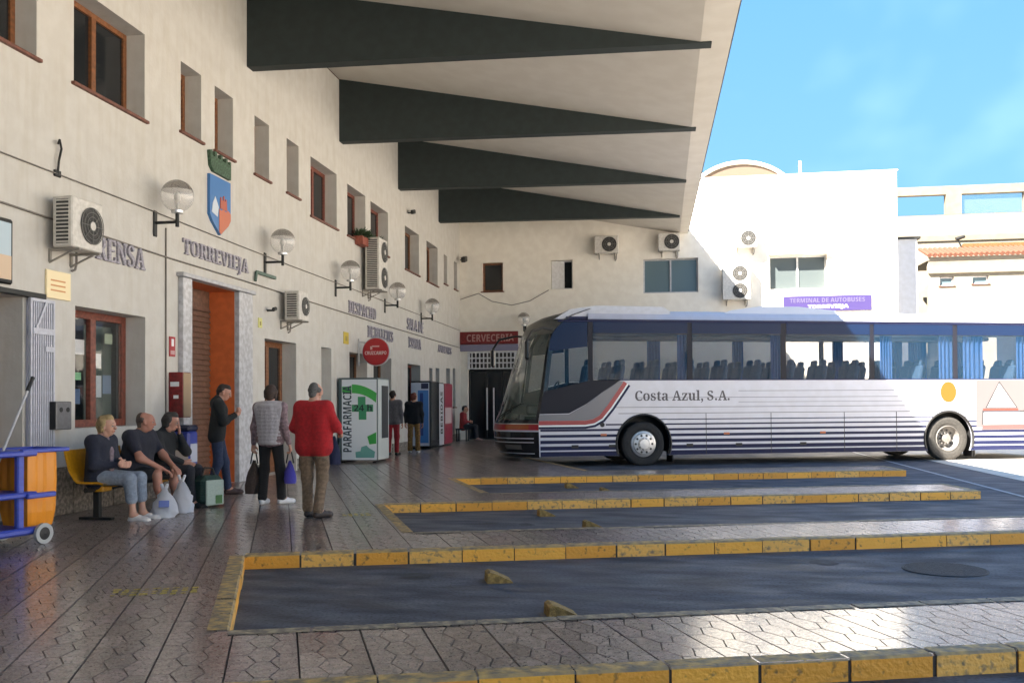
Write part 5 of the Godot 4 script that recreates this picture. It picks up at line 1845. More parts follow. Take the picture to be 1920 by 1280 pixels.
func build_bench_and_bags() -> void:
	var b := thing("bench", "row of moulded yellow plastic seats on black legs along the wall", "bench", Vector3(0.42, 0.0, -10.10))
	var st := begin()
	cyl(st, Vector3(0.32, 0.36, 0.25), Vector3(0.32, 0.36, -1.95), 0.03, 0.03, 8)
	part("beam", st, M.iron, b)
	for z in [0.02, -1.75]:
		st = begin()
		span(st, Vector3(0.28, 0.0, z - 0.03), Vector3(0.36, 0.35, z + 0.03), 0.006)
		span(st, Vector3(0.10, 0.0, z - 0.035), Vector3(0.52, 0.03, z + 0.035), 0.006)
		part("leg", st, M.iron, b)
	for i in 4:
		st = begin()
		var prof := [[0.00, 0.82], [0.015, 0.74], [0.06, 0.58], [0.12, 0.46], [0.20, 0.425], [0.34, 0.42], [0.47, 0.425], [0.53, 0.405]]
		var zz := -i * 0.64
		for k in prof.size() - 1:
			for j in 8:
				var p := []
				var n := []
				for q in [[k, j], [k + 1, j], [k + 1, j + 1], [k, j + 1]]:
					var u: float = q[1] / 8.0 * 2.0 - 1.0
					var a: Array = prof[q[0]]
					p.append(Vector3(a[0] + 0.05 * u * u * (1.0 if q[0] < 4 else 0.0), a[1] + 0.035 * u * u * (1.0 if q[0] >= 3 else 0.3), zz + u * 0.235))
					var e: Array = prof[mini(q[0] + 1, prof.size() - 1)]
					var f: Array = prof[maxi(q[0] - 1, 0)]
					n.append(Vector3(f[1] - e[1], e[0] - f[0], 0).normalized())
				smooth_quad(st, p, n)
				var p2 := []
				var n2 := []
				for q in 4:
					p2.append(p[q] - n[q] * 0.022)
					n2.append(-n[q])
				smooth_quad(st, p2, n2)
				if j == 0 or j == 7:
					var s := -1.0 if j == 0 else 1.0
					var i0 := 0 if j == 0 else 3
					var i1 := 1 if j == 0 else 2
					quad(st, p[i0], p[i1], p2[i1], p2[i0], Vector3(0, 0, s))
		var shell := part("seat_shell", st, M.yellow_seat, b)
		st = begin()
		span(st, Vector3(0.22, 0.33, zz - 0.09), Vector3(0.44, 0.40, zz + 0.09), 0.01)
		part("bracket", st, M.yellow_seat, shell)
	# bags
	var white := mat(Color(0.60, 0.61, 0.66), 0.45)
	white.backlight_enabled = true
	white.backlight = Color(0.3, 0.3, 0.33)
	var rng := RandomNumberGenerator.new()
	rng.seed = 17
	for e in [["crumpled white plastic bag with blue print in front of the blond woman's feet", Vector3(1.42, 0.0, -10.38), 0.30, 0.34], ["white plastic carrier bag peaked between the big man's feet", Vector3(1.38, 0.0, -10.86), 0.29, 0.40]]:
		var g := thing("plastic_bag", e[0], "bag", e[1], 0.3, "white plastic bags on the floor")
		st = begin()
		sack(st, e[2], e[3], rng, 0.26)
		part("body", st, white, g)
		st = begin()
		for sg in [-1.0, 1.0]:
			box(st, Vector3(0.025 * sg, e[3] * 1.06, 0.01 * sg), Vector3(0.03, e[3] * 0.24, 0.05), Basis(Vector3.BACK, -0.35 * sg), 0.008)
		part("handle", st, white, g)
		if "blue" in e[0]:
			part("print_mark", bx(Vector3(0.02, 0.17, e[2] * 0.40), Vector3(0.12, 0.08, 0.012), 0.003, Basis(Vector3.RIGHT, -0.12)), mat(Color(0.15, 0.2, 0.5), 0.5), g)
	var gb := thing("travel_bag", "dark green holdall with pale end panel standing on the floor", "bag", Vector3(1.38, 0.0, -11.55), -0.5)
	st = begin()
	box(st, Vector3(0, 0.21, 0), Vector3(0.30, 0.40, 0.34), Basis.IDENTITY, 0.07)
	part("body", st, grained(Color(0.025, 0.06, 0.05), 0.85, 0.3, 0.2, 0.2), gb)
	st = begin()
	box(st, Vector3(0.145, 0.19, 0.0), Vector3(0.03, 0.33, 0.27), Basis.IDENTITY, 0.03)
	part("end_panel", st, grained(Color(0.34, 0.42, 0.38), 0.8, 0.15, 0.2), gb)
	part("pocket", bx(Vector3(0.165, 0.10, -0.05), Vector3(0.012, 0.11, 0.10), 0.005), mat(Color(0.07, 0.16, 0.06), 0.8), gb)
	st = begin()
	tube(st, [Vector3(0.0, 0.40, -0.10), Vector3(0.0, 0.50, -0.06), Vector3(0.0, 0.51, 0.06), Vector3(0.0, 0.40, 0.10)], 0.014, 6)
	part("handle", st, M.black, gb)
	# blue litter bin by the portal
	var bin := thing("litter_bin", "blue litter bin with pale label between the seated people and the portal", "bin", Vector3(0.62, 0.0, -12.35))
	part("body", bx(Vector3(0, 0.50, 0), Vector3(0.26, 0.94, 0.26), 0.03), mat(Color(0.03, 0.05, 0.28), 0.35), bin)
	part("lid", bx(Vector3(0, 1.01, 0), Vector3(0.28, 0.09, 0.28), 0.03), mat(Color(0.015, 0.02, 0.05), 0.4), bin)
	part("label_plate", bx(Vector3(0.02, 0.66, 0.132), Vector3(0.19, 0.26, 0.004)), mat(Color(0.45, 0.47, 0.55), 0.5), bin)
	part("label_plate", bx(Vector3(0.132, 0.66, 0.0), Vector3(0.004, 0.26, 0.19)), mat(Color(0.45, 0.47, 0.55), 0.5), bin)
	var db := thing("dark_bag", "dark blue shoulder bag on the floor at the green machine's left foot", "bag", Vector3(0.10, 0.0, -19.9))
	st = begin()
	sack(st, 0.30, 0.62, rng, 0.10)
	part("body", st, grained(Color(0.03, 0.035, 0.09), 0.8, 0.3, 0.2), db)

func sack(st: SurfaceTool, w: float, h: float, rng: RandomNumberGenerator, rough: float) -> void:
	var rings := 9
	var seg := 18
	var pts := []
	for j in rings:
		var v := float(j) / (rings - 1)
		var r := w * 0.5 * lerpf(1.0, 0.16, pow(v, 1.6)) * (0.9 + 0.2 * sin(v * 3.0))
		var ring := []
		for i in seg:
			var a := TAU * i / seg
			var k := 1.0 + rng.randf_range(-rough, rough)
			ring.append(Vector3(cos(a) * r * k, h * v + (rng.randf_range(-0.012, 0.012) if j > 0 else 0.0), sin(a) * r * k * 0.82))
		pts.append(ring)
	for j in rings - 1:
		for i in seg:
			var k := (i + 1) % seg
			var p := [pts[j][i], pts[j][k], pts[j + 1][k], pts[j + 1][i]]
			var n := []
			for q in p:
				n.append(Vector3(q.x, 0.15, q.z).normalized())
			smooth_quad(st, p, n)
	for i in seg:
		tri(st, pts[rings - 1][i], pts[rings - 1][(i + 1) % seg], Vector3(0, h, 0), Vector3.UP)

func build_cart() -> void:
	# local frame: x runs from the bag end (0) towards the camera, z to the left (towards the wall)
	var t := thing("cleaning_cart", "blue janitor's cart with an orange-yellow waste sack at its end", "cart", Vector3(1.11, 0.0, -8.42))
	t.basis = Basis(Vector3(-0.22, 0, 0.975), Vector3.UP, Vector3(-0.975, 0, -0.22))
	var blue := grained(Color(0.035, 0.065, 0.40), 0.4, 0.12, 0.4)
	var st := begin()
	span(st, Vector3(0.05, 0.10, -0.24), Vector3(1.15, 0.17, 0.26), 0.02)
	part("base_frame", st, blue, t)
	for x in [0.28, 0.98]:
		for z in [-0.23, 0.21]:
			st = begin()
			span(st, Vector3(x, 0.168, z), Vector3(x + 0.075, 0.88, z + 0.06), 0.012)
			part("post", st, blue, t)
	for y in [0.46, 0.855]:
		st = begin()
		span(st, Vector3(0.16, y, -0.27), Vector3(1.15, y + 0.055, 0.28), 0.015)
		part("tray", st, blue, t)
	st = begin()
	span(st, Vector3(-0.22, 0.885, -0.27), Vector3(0.34, 0.925, -0.22), 0.01)
	span(st, Vector3(-0.22, 0.885, 0.22), Vector3(0.34, 0.925, 0.27), 0.01)
	span(st, Vector3(-0.24, 0.885, -0.22), Vector3(-0.19, 0.925, 0.22), 0.01)
	part("sack_ring", st, blue, t)
	st = begin()
	span(st, Vector3(-0.03, 0.45, -0.30), Vector3(0.30, 0.50, -0.25), 0.01)
	part("side_hook", st, blue, t)
	# the sack hangs from the ring: a pleated skin
	st = begin()
	var sackm := mat(Color(0.72, 0.25, 0.010), 0.4)
	var ring := []
	for lev in [[0.90, 1.0], [0.6, 1.02], [0.3, 0.97], [0.16, 0.85]]:
		var r := []
		for i in 40:
			var a := TAU * i / 40
			var c := Vector2(cos(a), sin(a))
			c = c / maxf(absf(c.x), absf(c.y)) * 0.93 if true else c
			var k: float = lev[1] * (1.0 + 0.03 * sin(a * 11.0))
			r.append(Vector3(0.04 + c.x * 0.185 * k, lev[0], c.y * 0.20 * k))
		ring.append(r)
	for j in 3:
		for i in 40:
			var k := (i + 1) % 40
			quad(st, ring[j][i], ring[j][k], ring[j + 1][k], ring[j + 1][i], Vector3(ring[j][i].x - 0.04, 0, ring[j][i].z))
	for i in 40:
		tri(st, ring[3][i], ring[3][(i + 1) % 40], Vector3(0.04, 0.15, 0), Vector3.DOWN)
	part("waste_sack", st, sackm, t)
	st = begin()
	span(st, Vector3(0.40, 0.515, -0.05), Vector3(0.90, 0.845, 0.20), 0.02)
	part("inner_bin", st, grained(Color(0.30, 0.085, 0.012), 0.5, 0.2, 0.4), t)
	st = begin()
	lathe(st, Vector3(0.68, 0.175, -0.06), Vector3.UP, [[0.0, 0.0], [0.0, 0.11], [0.26, 0.14], [0.27, 0.145], [0.265, 0.12], [0.05, 0.10]], 20)
	part("bucket", st, mat(Color(0.42, 0.40, 0.34), 0.5), t)
	part("cloth", bx(Vector3(0.75, 0.52, -0.15), Vector3(0.3, 0.03, 0.16), 0.01), M.white, t)
	for x in [0.10, 1.08]:
		for z in [-0.27, 0.29]:
			st = begin()
			var r := 0.10 if x < 0.5 else 0.06
			lathe(st, Vector3(x, r, z), Vector3(0, 0, -1), [[-0.018, r * 0.62], [-0.018, r], [0.018, r], [0.018, r * 0.62]], 24)
			var w := part("wheel", st, mat(Color(0.35, 0.36, 0.36), 0.5), t)
			st = begin()
			lathe(st, Vector3(x, r, z), Vector3(0, 0, -1), [[-0.02, 0.0], [-0.015, r * 0.62], [0.015, r * 0.62], [0.02, r * 0.2], [0.024, 0.0]], 20)
			part("hub", st, M.black, w)
	var mop := thing("mop", "long mop with a pale pole and black grip leaning out of the cart", "mop", Vector3.ZERO)
	st = begin()
	var lo := t.transform * Vector3(0.66, 0.30, -0.05)
	var hi := Vector3(1.02, 1.62, -8.55)
	cyl(st, lo, hi, 0.013, 0.013, 8)
	part("pole", st, M.grey_paint, mop)
	st = begin()
	cyl(st, hi.lerp(lo, 0.10), hi + (hi - lo).normalized() * 0.01, 0.019, 0.019, 8)
	part("grip", st, M.black, mop)
	st = begin()
	for i in 26:
		var a := TAU * i / 26
		tube(st, [lo, lo + Vector3(cos(a) * 0.05, -0.03, sin(a) * 0.05), lo + Vector3(cos(a) * 0.08, -0.10, sin(a) * 0.08)], 0.008, 4)
	part("mop_head", st, M.white, mop)

# ---------------------------------------------------------------- people
# Local frame: facing +z, up +y, the person's left at +x. Joints in metres for a height of 1.70.

func standing() -> Dictionary:
	return {"pelvis": Vector3(0, 0.96, 0), "chest": Vector3(0, 1.27, 0), "neck": Vector3(0, 1.455, -0.015), "head": Vector3(0, 1.585, 0.015),
		"sl": Vector3(0.18, 1.385, -0.01), "sr": Vector3(-0.18, 1.385, -0.01), "el": Vector3(0.235, 1.10, -0.03), "er": Vector3(-0.235, 1.10, -0.03),
		"wl": Vector3(0.245, 0.855, 0.05), "wr": Vector3(-0.245, 0.855, 0.05), "hl": Vector3(0.09, 0.93, 0), "hr": Vector3(-0.09, 0.93, 0),
		"kl": Vector3(0.105, 0.50, 0.02), "kr": Vector3(-0.105, 0.50, 0.02), "al": Vector3(0.11, 0.09, -0.02), "ar": Vector3(-0.11, 0.09, -0.02),
		"tl": Vector3(0.13, 0.035, 0.14), "tr": Vector3(-0.13, 0.035, 0.14), "look": Vector3(0, 0, 1)}

func sitting() -> Dictionary:
	return {"pelvis": Vector3(0, 0.53, 0), "chest": Vector3(0, 0.83, 0.01), "neck": Vector3(0, 1.01, 0.03), "head": Vector3(0, 1.125, 0.075),
		"sl": Vector3(0.175, 0.945, 0.01), "sr": Vector3(-0.175, 0.945, 0.01), "el": Vector3(0.23, 0.68, 0.06), "er": Vector3(-0.23, 0.68, 0.06),
		"wl": Vector3(0.05, 0.66, 0.26), "wr": Vector3(-0.05, 0.68, 0.24), "hl": Vector3(0.09, 0.52, 0.03), "hr": Vector3(-0.09, 0.52, 0.03),
		"kl": Vector3(0.11, 0.51, 0.44), "kr": Vector3(-0.11, 0.51, 0.44), "al": Vector3(0.10, 0.09, 0.48), "ar": Vector3(-0.10, 0.09, 0.48),
		"tl": Vector3(0.11, 0.035, 0.64), "tr": Vector3(-0.11, 0.035, 0.64), "look": Vector3(0, 0, 1)}

func hand_bones(w: Vector3, d: Vector3, side: float, palm: Vector3, curl: float) -> Array:
	# w: wrist, d: along the forearm, palm: the way the palm faces
	d = d.normalized()
	var n := (palm - d * palm.dot(d)).normalized()
	var s := d.cross(n) * side
	var bones := []
	for i in 4:
		var o := (i - 1.5) * 0.019
		bones.append([w + d * 0.01 + s * o * 0.7, w + d * 0.085 + s * o, 0.015, 0.0125])
		var a := w + d * 0.09 + s * o
		var len: float = [0.072, 0.082, 0.078, 0.06][i]
		var e := d
		var c := curl * (0.85 + 0.1 * i)
		for seg in 3:
			e = (e * cos(c) + n * sin(c)).normalized()
			n = (n - e * n.dot(e)).normalized()
			var b: Vector3 = a + e * len * [0.45, 0.32, 0.23][seg]
			bones.append([a, b, 0.0092 - 0.0008 * seg, 0.0086 - 0.0008 * seg])
			a = b
		n = (palm - d * palm.dot(d)).normalized()
	var t0 := w + d * 0.03 - s * 0.026
	var t1 := t0 + (d * 0.6 - s * 0.55 + n * 0.4).normalized() * 0.042
	var t2 := t1 + (d * 0.85 - s * 0.05 + n * 0.55).normalized() * 0.034
	bones.append([t0, t1, 0.013, 0.0105])
	bones.append([t1, t2, 0.0105, 0.009])
	return bones

func person(label: String, at: Vector3, yaw: float, j: Dictionary, look: Dictionary, size := 1.0) -> Node3D:
	var t := thing("person", label, "person", at, yaw)
	t.scale = Vector3.ONE * size
	var g: float = look.get("girth", 1.0)
	var skin: Color = look.get("skin", Color(0.42, 0.22, 0.15))
	var far: bool = look.get("far", false)
	var cell := 0.017 if far else 0.012
	# skin: one surface
	var st := begin()
	var up: Vector3 = (j.head - j.neck).normalized()
	var fz: Vector3 = (j.look as Vector3).normalized()
	var hx := Vector3.UP.cross(fz).normalized()
	var hb := Basis(hx, fz.cross(hx), fz)
	var bones := [[j.neck - up * 0.05, j.neck + up * 0.06, 0.058, 0.052], [j.chest, j.pelvis, 0.08, 0.06], [j.sl, j.sr, 0.045, 0.045], [j.neck - up * 0.04, j.chest, 0.05, 0.09]]
	for s in ["l", "r"]:
		var sleeve := 0.72 if look.get("long", true) else 1.0
		var hose := 0.66 if not look.get("shorts", false) and look.get("leg", 0.95) > 0.9 else 0.9
		bones.append([j["s" + s], j["e" + s], 0.042 * sleeve, 0.038 * sleeve * sqrt(g)])
		bones.append([j["e" + s], j["w" + s], 0.039 * sleeve * sqrt(g), 0.025])
		bones.append([j["h" + s], j["k" + s], 0.066 * hose, 0.052 * hose])
		bones.append([j["k" + s], j["k" + s].lerp(j["a" + s], 0.35), 0.050 * hose, 0.052 * hose])
		bones.append([j["k" + s].lerp(j["a" + s], 0.35), j["a" + s], 0.052 * hose, 0.032])
		bones.append([j["a" + s], j["t" + s], 0.036, 0.028])
	blob(st, bones, cell, 45.0, [], skin)
	var h: Vector3 = j.head
	var face := [[h + hb * Vector3(0, 0.035, -0.025), h + hb * Vector3(0, 0.03, 0.025), 0.079, 0.074],
		[h + hb * Vector3(0, -0.02, 0.03), h + hb * Vector3(0, -0.075, 0.052), 0.060, 0.036],
		[h + hb * Vector3(0, -0.09, 0.0), h + hb * Vector3(0, -0.02, -0.02), 0.045, 0.06],
		[h + hb * Vector3(0, 0.018, 0.095), h + hb * Vector3(0, -0.022, 0.113), 0.010, 0.015],
		[h + hb * Vector3(-0.034, 0.026, 0.083), h + hb * Vector3(0.034, 0.026, 0.083), 0.013, 0.013],
		[h + hb * Vector3(-0.018, -0.056, 0.092), h + hb * Vector3(0.018, -0.056, 0.092), 0.009, 0.009],
		[h + hb * Vector3(0.079, 0.012, -0.005), h + hb * Vector3(0.076, -0.025, 0.004), 0.017, 0.011],
		[h + hb * Vector3(-0.079, 0.012, -0.005), h + hb * Vector3(-0.076, -0.025, 0.004), 0.017, 0.011],
		[h + hb * Vector3(0, -0.09, -0.01), j.neck, 0.05, 0.052]]
	var spots := []
	for s in [-1.0, 1.0]:
		spots.append([h + hb * Vector3(0.033 * s, 0.006, 0.088), 0.014, Color(0.35, 0.33, 0.31)])
		spots.append([h + hb * Vector3(0.033 * s, 0.006, 0.093), 0.008, Color(0.03, 0.02, 0.015)])
		spots.append([h + hb * Vector3(0.034 * s, 0.036, 0.09), 0.012, skin * 0.45])
	spots.append([h + hb * Vector3(-0.012, -0.056, 0.097), 0.012, Color(skin.r * 0.75, skin.g * 0.5, skin.b * 0.5)])
	spots.append([h + hb * Vector3(0.012, -0.056, 0.097), 0.012, Color(skin.r * 0.75, skin.g * 0.5, skin.b * 0.5)])
	blob(st, face, 0.008 if far else 0.0052, 120.0, spots, skin)
	for s in ["l", "r"]:
		var d: Vector3 = look.get("hand_" + s, j["w" + s] - j["e" + s])
		var pn: Vector3 = look.get("palm_" + s, Vector3(-1.0 if s == "l" else 1.0, 0, -0.3))
		blob(st, hand_bones(j["w" + s], d, 1.0 if s == "l" else -1.0, pn, look.get("curl_" + s, 0.35)), 0.008 if far else 0.0055, 190.0, [], skin)
	var sm := mat(Color.WHITE, 0.55)
	sm.vertex_color_use_as_albedo = true
	sm.subsurf_scatter_enabled = true
	sm.subsurf_scatter_strength = 0.15
	part("body", st, sm, t)
	# hair
	if look.has("hair"):
		st = begin()
		var hs := []
		match look.get("cut", "short"):
			"short":
				hs = [[h + hb * Vector3(0, 0.055, -0.035), h + hb * Vector3(0, 0.072, 0.025), 0.073, 0.062], [h + hb * Vector3(0, 0.0, -0.055), h + hb * Vector3(0, -0.045, -0.05), 0.062, 0.048], [h + hb * Vector3(0.06, 0.03, -0.03), h + hb * Vector3(-0.06, 0.03, -0.03), 0.034, 0.034]]
			"bob":
				hs = [[h + hb * Vector3(0, 0.055, -0.03), h + hb * Vector3(0, 0.082, 0.02), 0.077, 0.060], [h + hb * Vector3(0, 0.0, -0.05), h + hb * Vector3(0, -0.06, -0.045), 0.074, 0.055], [h + hb * Vector3(0.07, 0.03, -0.01), h + hb * Vector3(0.070, -0.05, -0.02), 0.034, 0.024], [h + hb * Vector3(-0.07, 0.03, -0.01), h + hb * Vector3(-0.070, -0.05, -0.02), 0.034, 0.024]]
			"fringe":
				hs = [[h + hb * Vector3(0, 0.0, -0.055), h + hb * Vector3(0, -0.05, -0.05), 0.064, 0.05], [h + hb * Vector3(0.066, 0.02, -0.03), h + hb * Vector3(-0.066, 0.02, -0.03), 0.032, 0.032], [h + hb * Vector3(0, 0.05, -0.055), h + hb * Vector3(0, 0.06, -0.01), 0.062, 0.05]]
		blob(st, hs, 0.009 if far else 0.0065, 90.0)
		var hm := grained(look.hair, 0.75, 0.45, 0.07)
		hm.uv1_scale = Vector3(18, 5, 18)
		part("hair", st, hm, t)
	# top
	st = begin()
	var tb := []
	var belly: float = look.get("belly", 0.0)
	var hem: float = look.get("hem", 0.05)
	var down: Vector3 = (j.pelvis - j.chest).normalized()
	var hemp: Vector3 = j.pelvis + down * hem
	for s in ["l", "r"]:
		var sg := 1.0 if s == "l" else -1.0
		tb.append([j.chest + Vector3(sg * 0.075 * g, 0.03, 0), hemp + Vector3(sg * 0.085 * g, 0, 0), 0.108 * g, 0.116 * g])
		tb.append([j["s" + s], j.neck - up * 0.07, 0.058, 0.062])
		tb.append([j["s" + s], j["s" + s].lerp(j["e" + s], look.get("sleeve_up", 1.0)), 0.064 * sqrt(g), 0.054 * sqrt(g)])
		if look.get("long", true):
			tb.append([j["e" + s], j["e" + s].lerp(j["w" + s], 0.93), 0.053 * sqrt(g), 0.037])
	tb.append([j.sl, j.sr, 0.075, 0.075])
	tb.append([j.chest + Vector3(0, 0.02, 0.012), hemp + Vector3(0, 0.02, 0.012), 0.10 * g, 0.105 * g])
	if belly > 0.0:
		tb.append([j.chest.lerp(j.pelvis, 0.55) + Vector3(-0.04, 0, 0.06), j.chest.lerp(j.pelvis, 0.75) + Vector3(0.04, 0, 0.07), belly, belly])
	if look.get("collar", false):
		tb.append([j.neck - up * 0.03 - fz * 0.012, j.neck + up * 0.025 - fz * 0.012, 0.066, 0.062])
	blob(st, tb, cell, 50.0)
	part(look.get("top_name", "jacket"), st, look.top, t)
	if look.has("inner"):
		st = begin()
		blob(st, [[j.neck - up * 0.02 + fz * 0.03, j.chest + fz * 0.085, 0.045, 0.052], [j.chest + fz * 0.085, j.pelvis.lerp(j.chest, 0.35) + fz * 0.10, 0.052, 0.06]], cell, 60.0)
		part("blouse", st, look.inner, t)
	if look.has("vest"):
		# a quilted gilet: puffed bands one above the other
		st = begin()
		var vb := []
		var n := 11
		vb.append([j.chest + Vector3(0, 0.06, 0), hemp, 0.10 * g, 0.10 * g])
		for i in n:
			var c: Vector3 = (j.chest + Vector3(0, 0.13, -0.005)).lerp(hemp - Vector3(0, 0.03, 0), float(i) / (n - 1))
			var rx := (0.172 + 0.014 * sin(i * 0.45)) * g
			var rz := 0.112 * g
			for q in 16:
				var a0 := TAU * q / 16
				var a1 := TAU * (q + 1) / 16
				vb.append([c + Vector3(cos(a0) * rx, 0, sin(a0) * rz), c + Vector3(cos(a1) * rx, 0, sin(a1) * rz), 0.034, 0.034])
		for s in ["l", "r"]:
			vb.append([j["s" + s] * Vector3(0.90, 1, 1) + Vector3(0, -0.005, 0), j.neck - up * 0.05, 0.098, 0.086])
			vb.append([j["s" + s] * Vector3(0.80, 1, 1) + Vector3(0, -0.05, 0), j["s" + s] * Vector3(0.8, 1, 1) + Vector3(0, -0.14, 0), 0.100, 0.085])
		blob(st, vb, 0.009, 190.0)
		part("quilted_vest", st, look.vest, t)
	# trousers
	st = begin()
	var rb := [[j.hl, j.hr, 0.086 * g, 0.086 * g], [j.pelvis + Vector3(0.045, 0.0, 0), j.pelvis + Vector3(-0.045, 0.0, 0), 0.07 * g, 0.07 * g]]
	var leg: float = look.get("leg", 0.95)
	for s in ["l", "r"]:
		if look.get("shorts", false):
			rb.append([j["h" + s], j["h" + s].lerp(j["k" + s], 0.82), 0.098 * sqrt(g), 0.083])
		else:
			rb.append([j["h" + s], j["k" + s], 0.092 * sqrt(g), 0.068])
			rb.append([j["k" + s], j["k" + s].lerp(j["a" + s], leg), 0.068, look.get("cuff", 0.058)])
	if look.get("pockets", false):
		for s in [["hl", "kl", 1.0], ["hr", "kr", -1.0]]:
			var p: Vector3 = (j[s[0]] as Vector3).lerp(j[s[1]], 0.55)
			rb.append([p + Vector3(s[2] * 0.055, 0.04, -0.01), p + Vector3(s[2] * 0.055, -0.05, -0.01), 0.045, 0.05])
	blob(st, rb, cell, 55.0)
	part("trousers", st, look.legs, t)
	# shoes
	for s in ["l", "r"]:
		st = begin()
		var a: Vector3 = j["a" + s]
		var e: Vector3 = j["t" + s]
		var f := (e - a) * Vector3(1, 0, 1)
		var heel := Vector3(a.x, e.y + 0.002, a.z) - f.normalized() * 0.03
		blob(st, [[heel, e, 0.036, 0.036], [a - Vector3(0, 0.02, 0), e.lerp(a, 0.45), 0.040, 0.036], [e, e + f.normalized() * 0.035, 0.036, 0.030]], 0.009, 80.0)
		part("shoe", st, look.shoes, t)
	return t

func cloth(c: Color, vary := 0.2, rough := 0.9) -> StandardMaterial3D:
	var m := grained(c, rough, vary, 0.34, 1.6)
	m.rim_enabled = true
	m.rim = 0.3
	return m

func build_people() -> void:
	var right := PI * 0.5
	# seated woman
	var j := sitting()
	j.wl = Vector3(0.03, 0.70, 0.25)
	j.wr = Vector3(-0.05, 0.67, 0.27)
	j.look = Vector3(0.15, -0.05, 1)
	var navy := cloth(Color(0.018, 0.022, 0.045))
	person("seated blond woman in dark navy cardigan and pale blue cropped trousers", Vector3(0.74, -0.03, -10.14), right, j,
		{"hair": Color(0.42, 0.30, 0.14), "cut": "bob", "skin": Color(0.50, 0.28, 0.20), "top": navy, "inner": cloth(Color(0.32, 0.24, 0.27), 0.4), "top_name": "cardigan", "legs": cloth(Color(0.30, 0.36, 0.46)), "leg": 0.55, "cuff": 0.068, "shoes": mat(Color(0.6, 0.58, 0.58), 0.6), "hem": 0.03, "girth": 1.1, "hand_l": Vector3(-0.8, -0.1, 0.6), "hand_r": Vector3(0.8, 0, 0.6)})
	# seated big man, forearms towards his knees
	j = sitting()
	for k in ["chest", "neck", "head", "sl", "sr"]:
		j[k] += Vector3(0, 0.035, 0.06)
	j.sl += Vector3(0.05, 0, 0.0)
	j.sr += Vector3(-0.05, 0, 0.0)
	j.head += Vector3(0, 0.0, 0.02)
	j.el = Vector3(0.27, 0.72, 0.24)
	j.er = Vector3(-0.27, 0.72, 0.24)
	j.wl = Vector3(0.16, 0.585, 0.45)
	j.wr = Vector3(-0.15, 0.585, 0.46)
	j.kl = Vector3(0.20, 0.50, 0.42)
	j.kr = Vector3(-0.20, 0.50, 0.42)
	j.al = Vector3(0.17, 0.09, 0.46)
	j.ar = Vector3(-0.17, 0.09, 0.46)
	j.tl = Vector3(0.20, 0.035, 0.62)
	j.tr = Vector3(-0.20, 0.035, 0.62)
	j.look = Vector3(0.35, -0.12, 1)
	person("seated heavy man in navy t-shirt and shorts resting forearms on his knees", Vector3(0.74, -0.03, -10.86), right, j,
		{"hair": Color(0.13, 0.09, 0.07), "cut": "fringe", "skin": Color(0.40, 0.19, 0.135), "top": cloth(Color(0.020, 0.022, 0.040)), "top_name": "t_shirt", "long": false, "sleeve_up": 0.62, "legs": cloth(Color(0.028, 0.028, 0.032)), "shorts": true, "shoes": mat(Color(0.03, 0.03, 0.03), 0.7), "girth": 1.32, "belly": 0.13, "hem": 0.02, "palm_l": Vector3(0, -1, 0), "palm_r": Vector3(0, -1, 0)})
	# third seated person, hand to the face
	j = sitting()
	j.head += Vector3(0.0, 0.02, 0.05)
	j.neck += Vector3(0, 0.02, 0.03)
	j.el = Vector3(0.24, 0.74, 0.22)
	j.wl = Vector3(0.09, 0.99, 0.20)
	j.er = Vector3(-0.25, 0.72, 0.16)
	j.wr = Vector3(-0.10, 0.62, 0.36)
	j.look = Vector3(0.3, -0.25, 1)
	person("seated person in dark jacket with a hand to the face, farthest on the bench", Vector3(0.76, -0.03, -11.48), right, j,
		{"hair": Color(0.05, 0.045, 0.04), "cut": "bob", "skin": Color(0.44, 0.22, 0.16), "top": cloth(Color(0.020, 0.022, 0.026)), "legs": cloth(Color(0.018, 0.020, 0.030)), "shoes": M.rubber, "collar": true, "girth": 1.08, "hand_l": Vector3(-0.25, 0.9, 0.1), "palm_l": Vector3(-0.5, 0, -1), "curl_l": 0.5})
	# man standing by the portal
	j = standing()
	for k in ["chest", "neck", "head", "sl", "sr"]:
		j[k] += Vector3(0, 0, 0.035)
	j.head += Vector3(0, -0.02, 0.05)
	j.look = Vector3(-0.1, -0.35, 1)
	j.el = Vector3(0.23, 1.13, 0.13)
	j.wl = Vector3(0.05, 1.24, 0.28)
	j.er = Vector3(-0.25, 1.12, 0.10)
	j.wr = Vector3(-0.06, 1.22, 0.28)
	j.al = Vector3(0.11, 0.09, 0.16)
	j.tl = Vector3(0.13, 0.035, 0.33)
	j.kl = Vector3(0.11, 0.50, 0.11)
	j.ar = Vector3(-0.10, 0.09, -0.12)
	j.tr = Vector3(-0.13, 0.035, 0.05)
	person("man in black jacket and blue jeans standing by the portal with hands raised", Vector3(0.80, 0.0, -12.95), right + 0.45, j,
		{"hair": Color(0.035, 0.025, 0.02), "skin": Color(0.46, 0.24, 0.17), "top": cloth(Color(0.013, 0.015, 0.016)), "legs": cloth(Color(0.025, 0.042, 0.10)), "shoes": mat(Color(0.05, 0.03, 0.03), 0.6), "collar": true, "girth": 1.08, "hem": 0.06, "palm_l": Vector3(0, 0, -1), "palm_r": Vector3(0, 0.3, -1), "curl_l": 0.6, "curl_r": 0.6}, 0.97)
	# woman in the quilted vest, walking away
	j = standing()
	j.ar = Vector3(-0.14, 0.09, 0.06)
	j.tr = Vector3(-0.23, 0.035, 0.19)
	j.kr = Vector3(-0.12, 0.50, 0.06)
	j.al = Vector3(0.10, 0.09, -0.06)
	j.tl = Vector3(0.11, 0.035, 0.10)
	j.wl = Vector3(0.27, 0.86, 0.01)
	j.wr = Vector3(-0.28, 0.86, 0.02)
	j.look = Vector3(0.1, -0.15, 1)
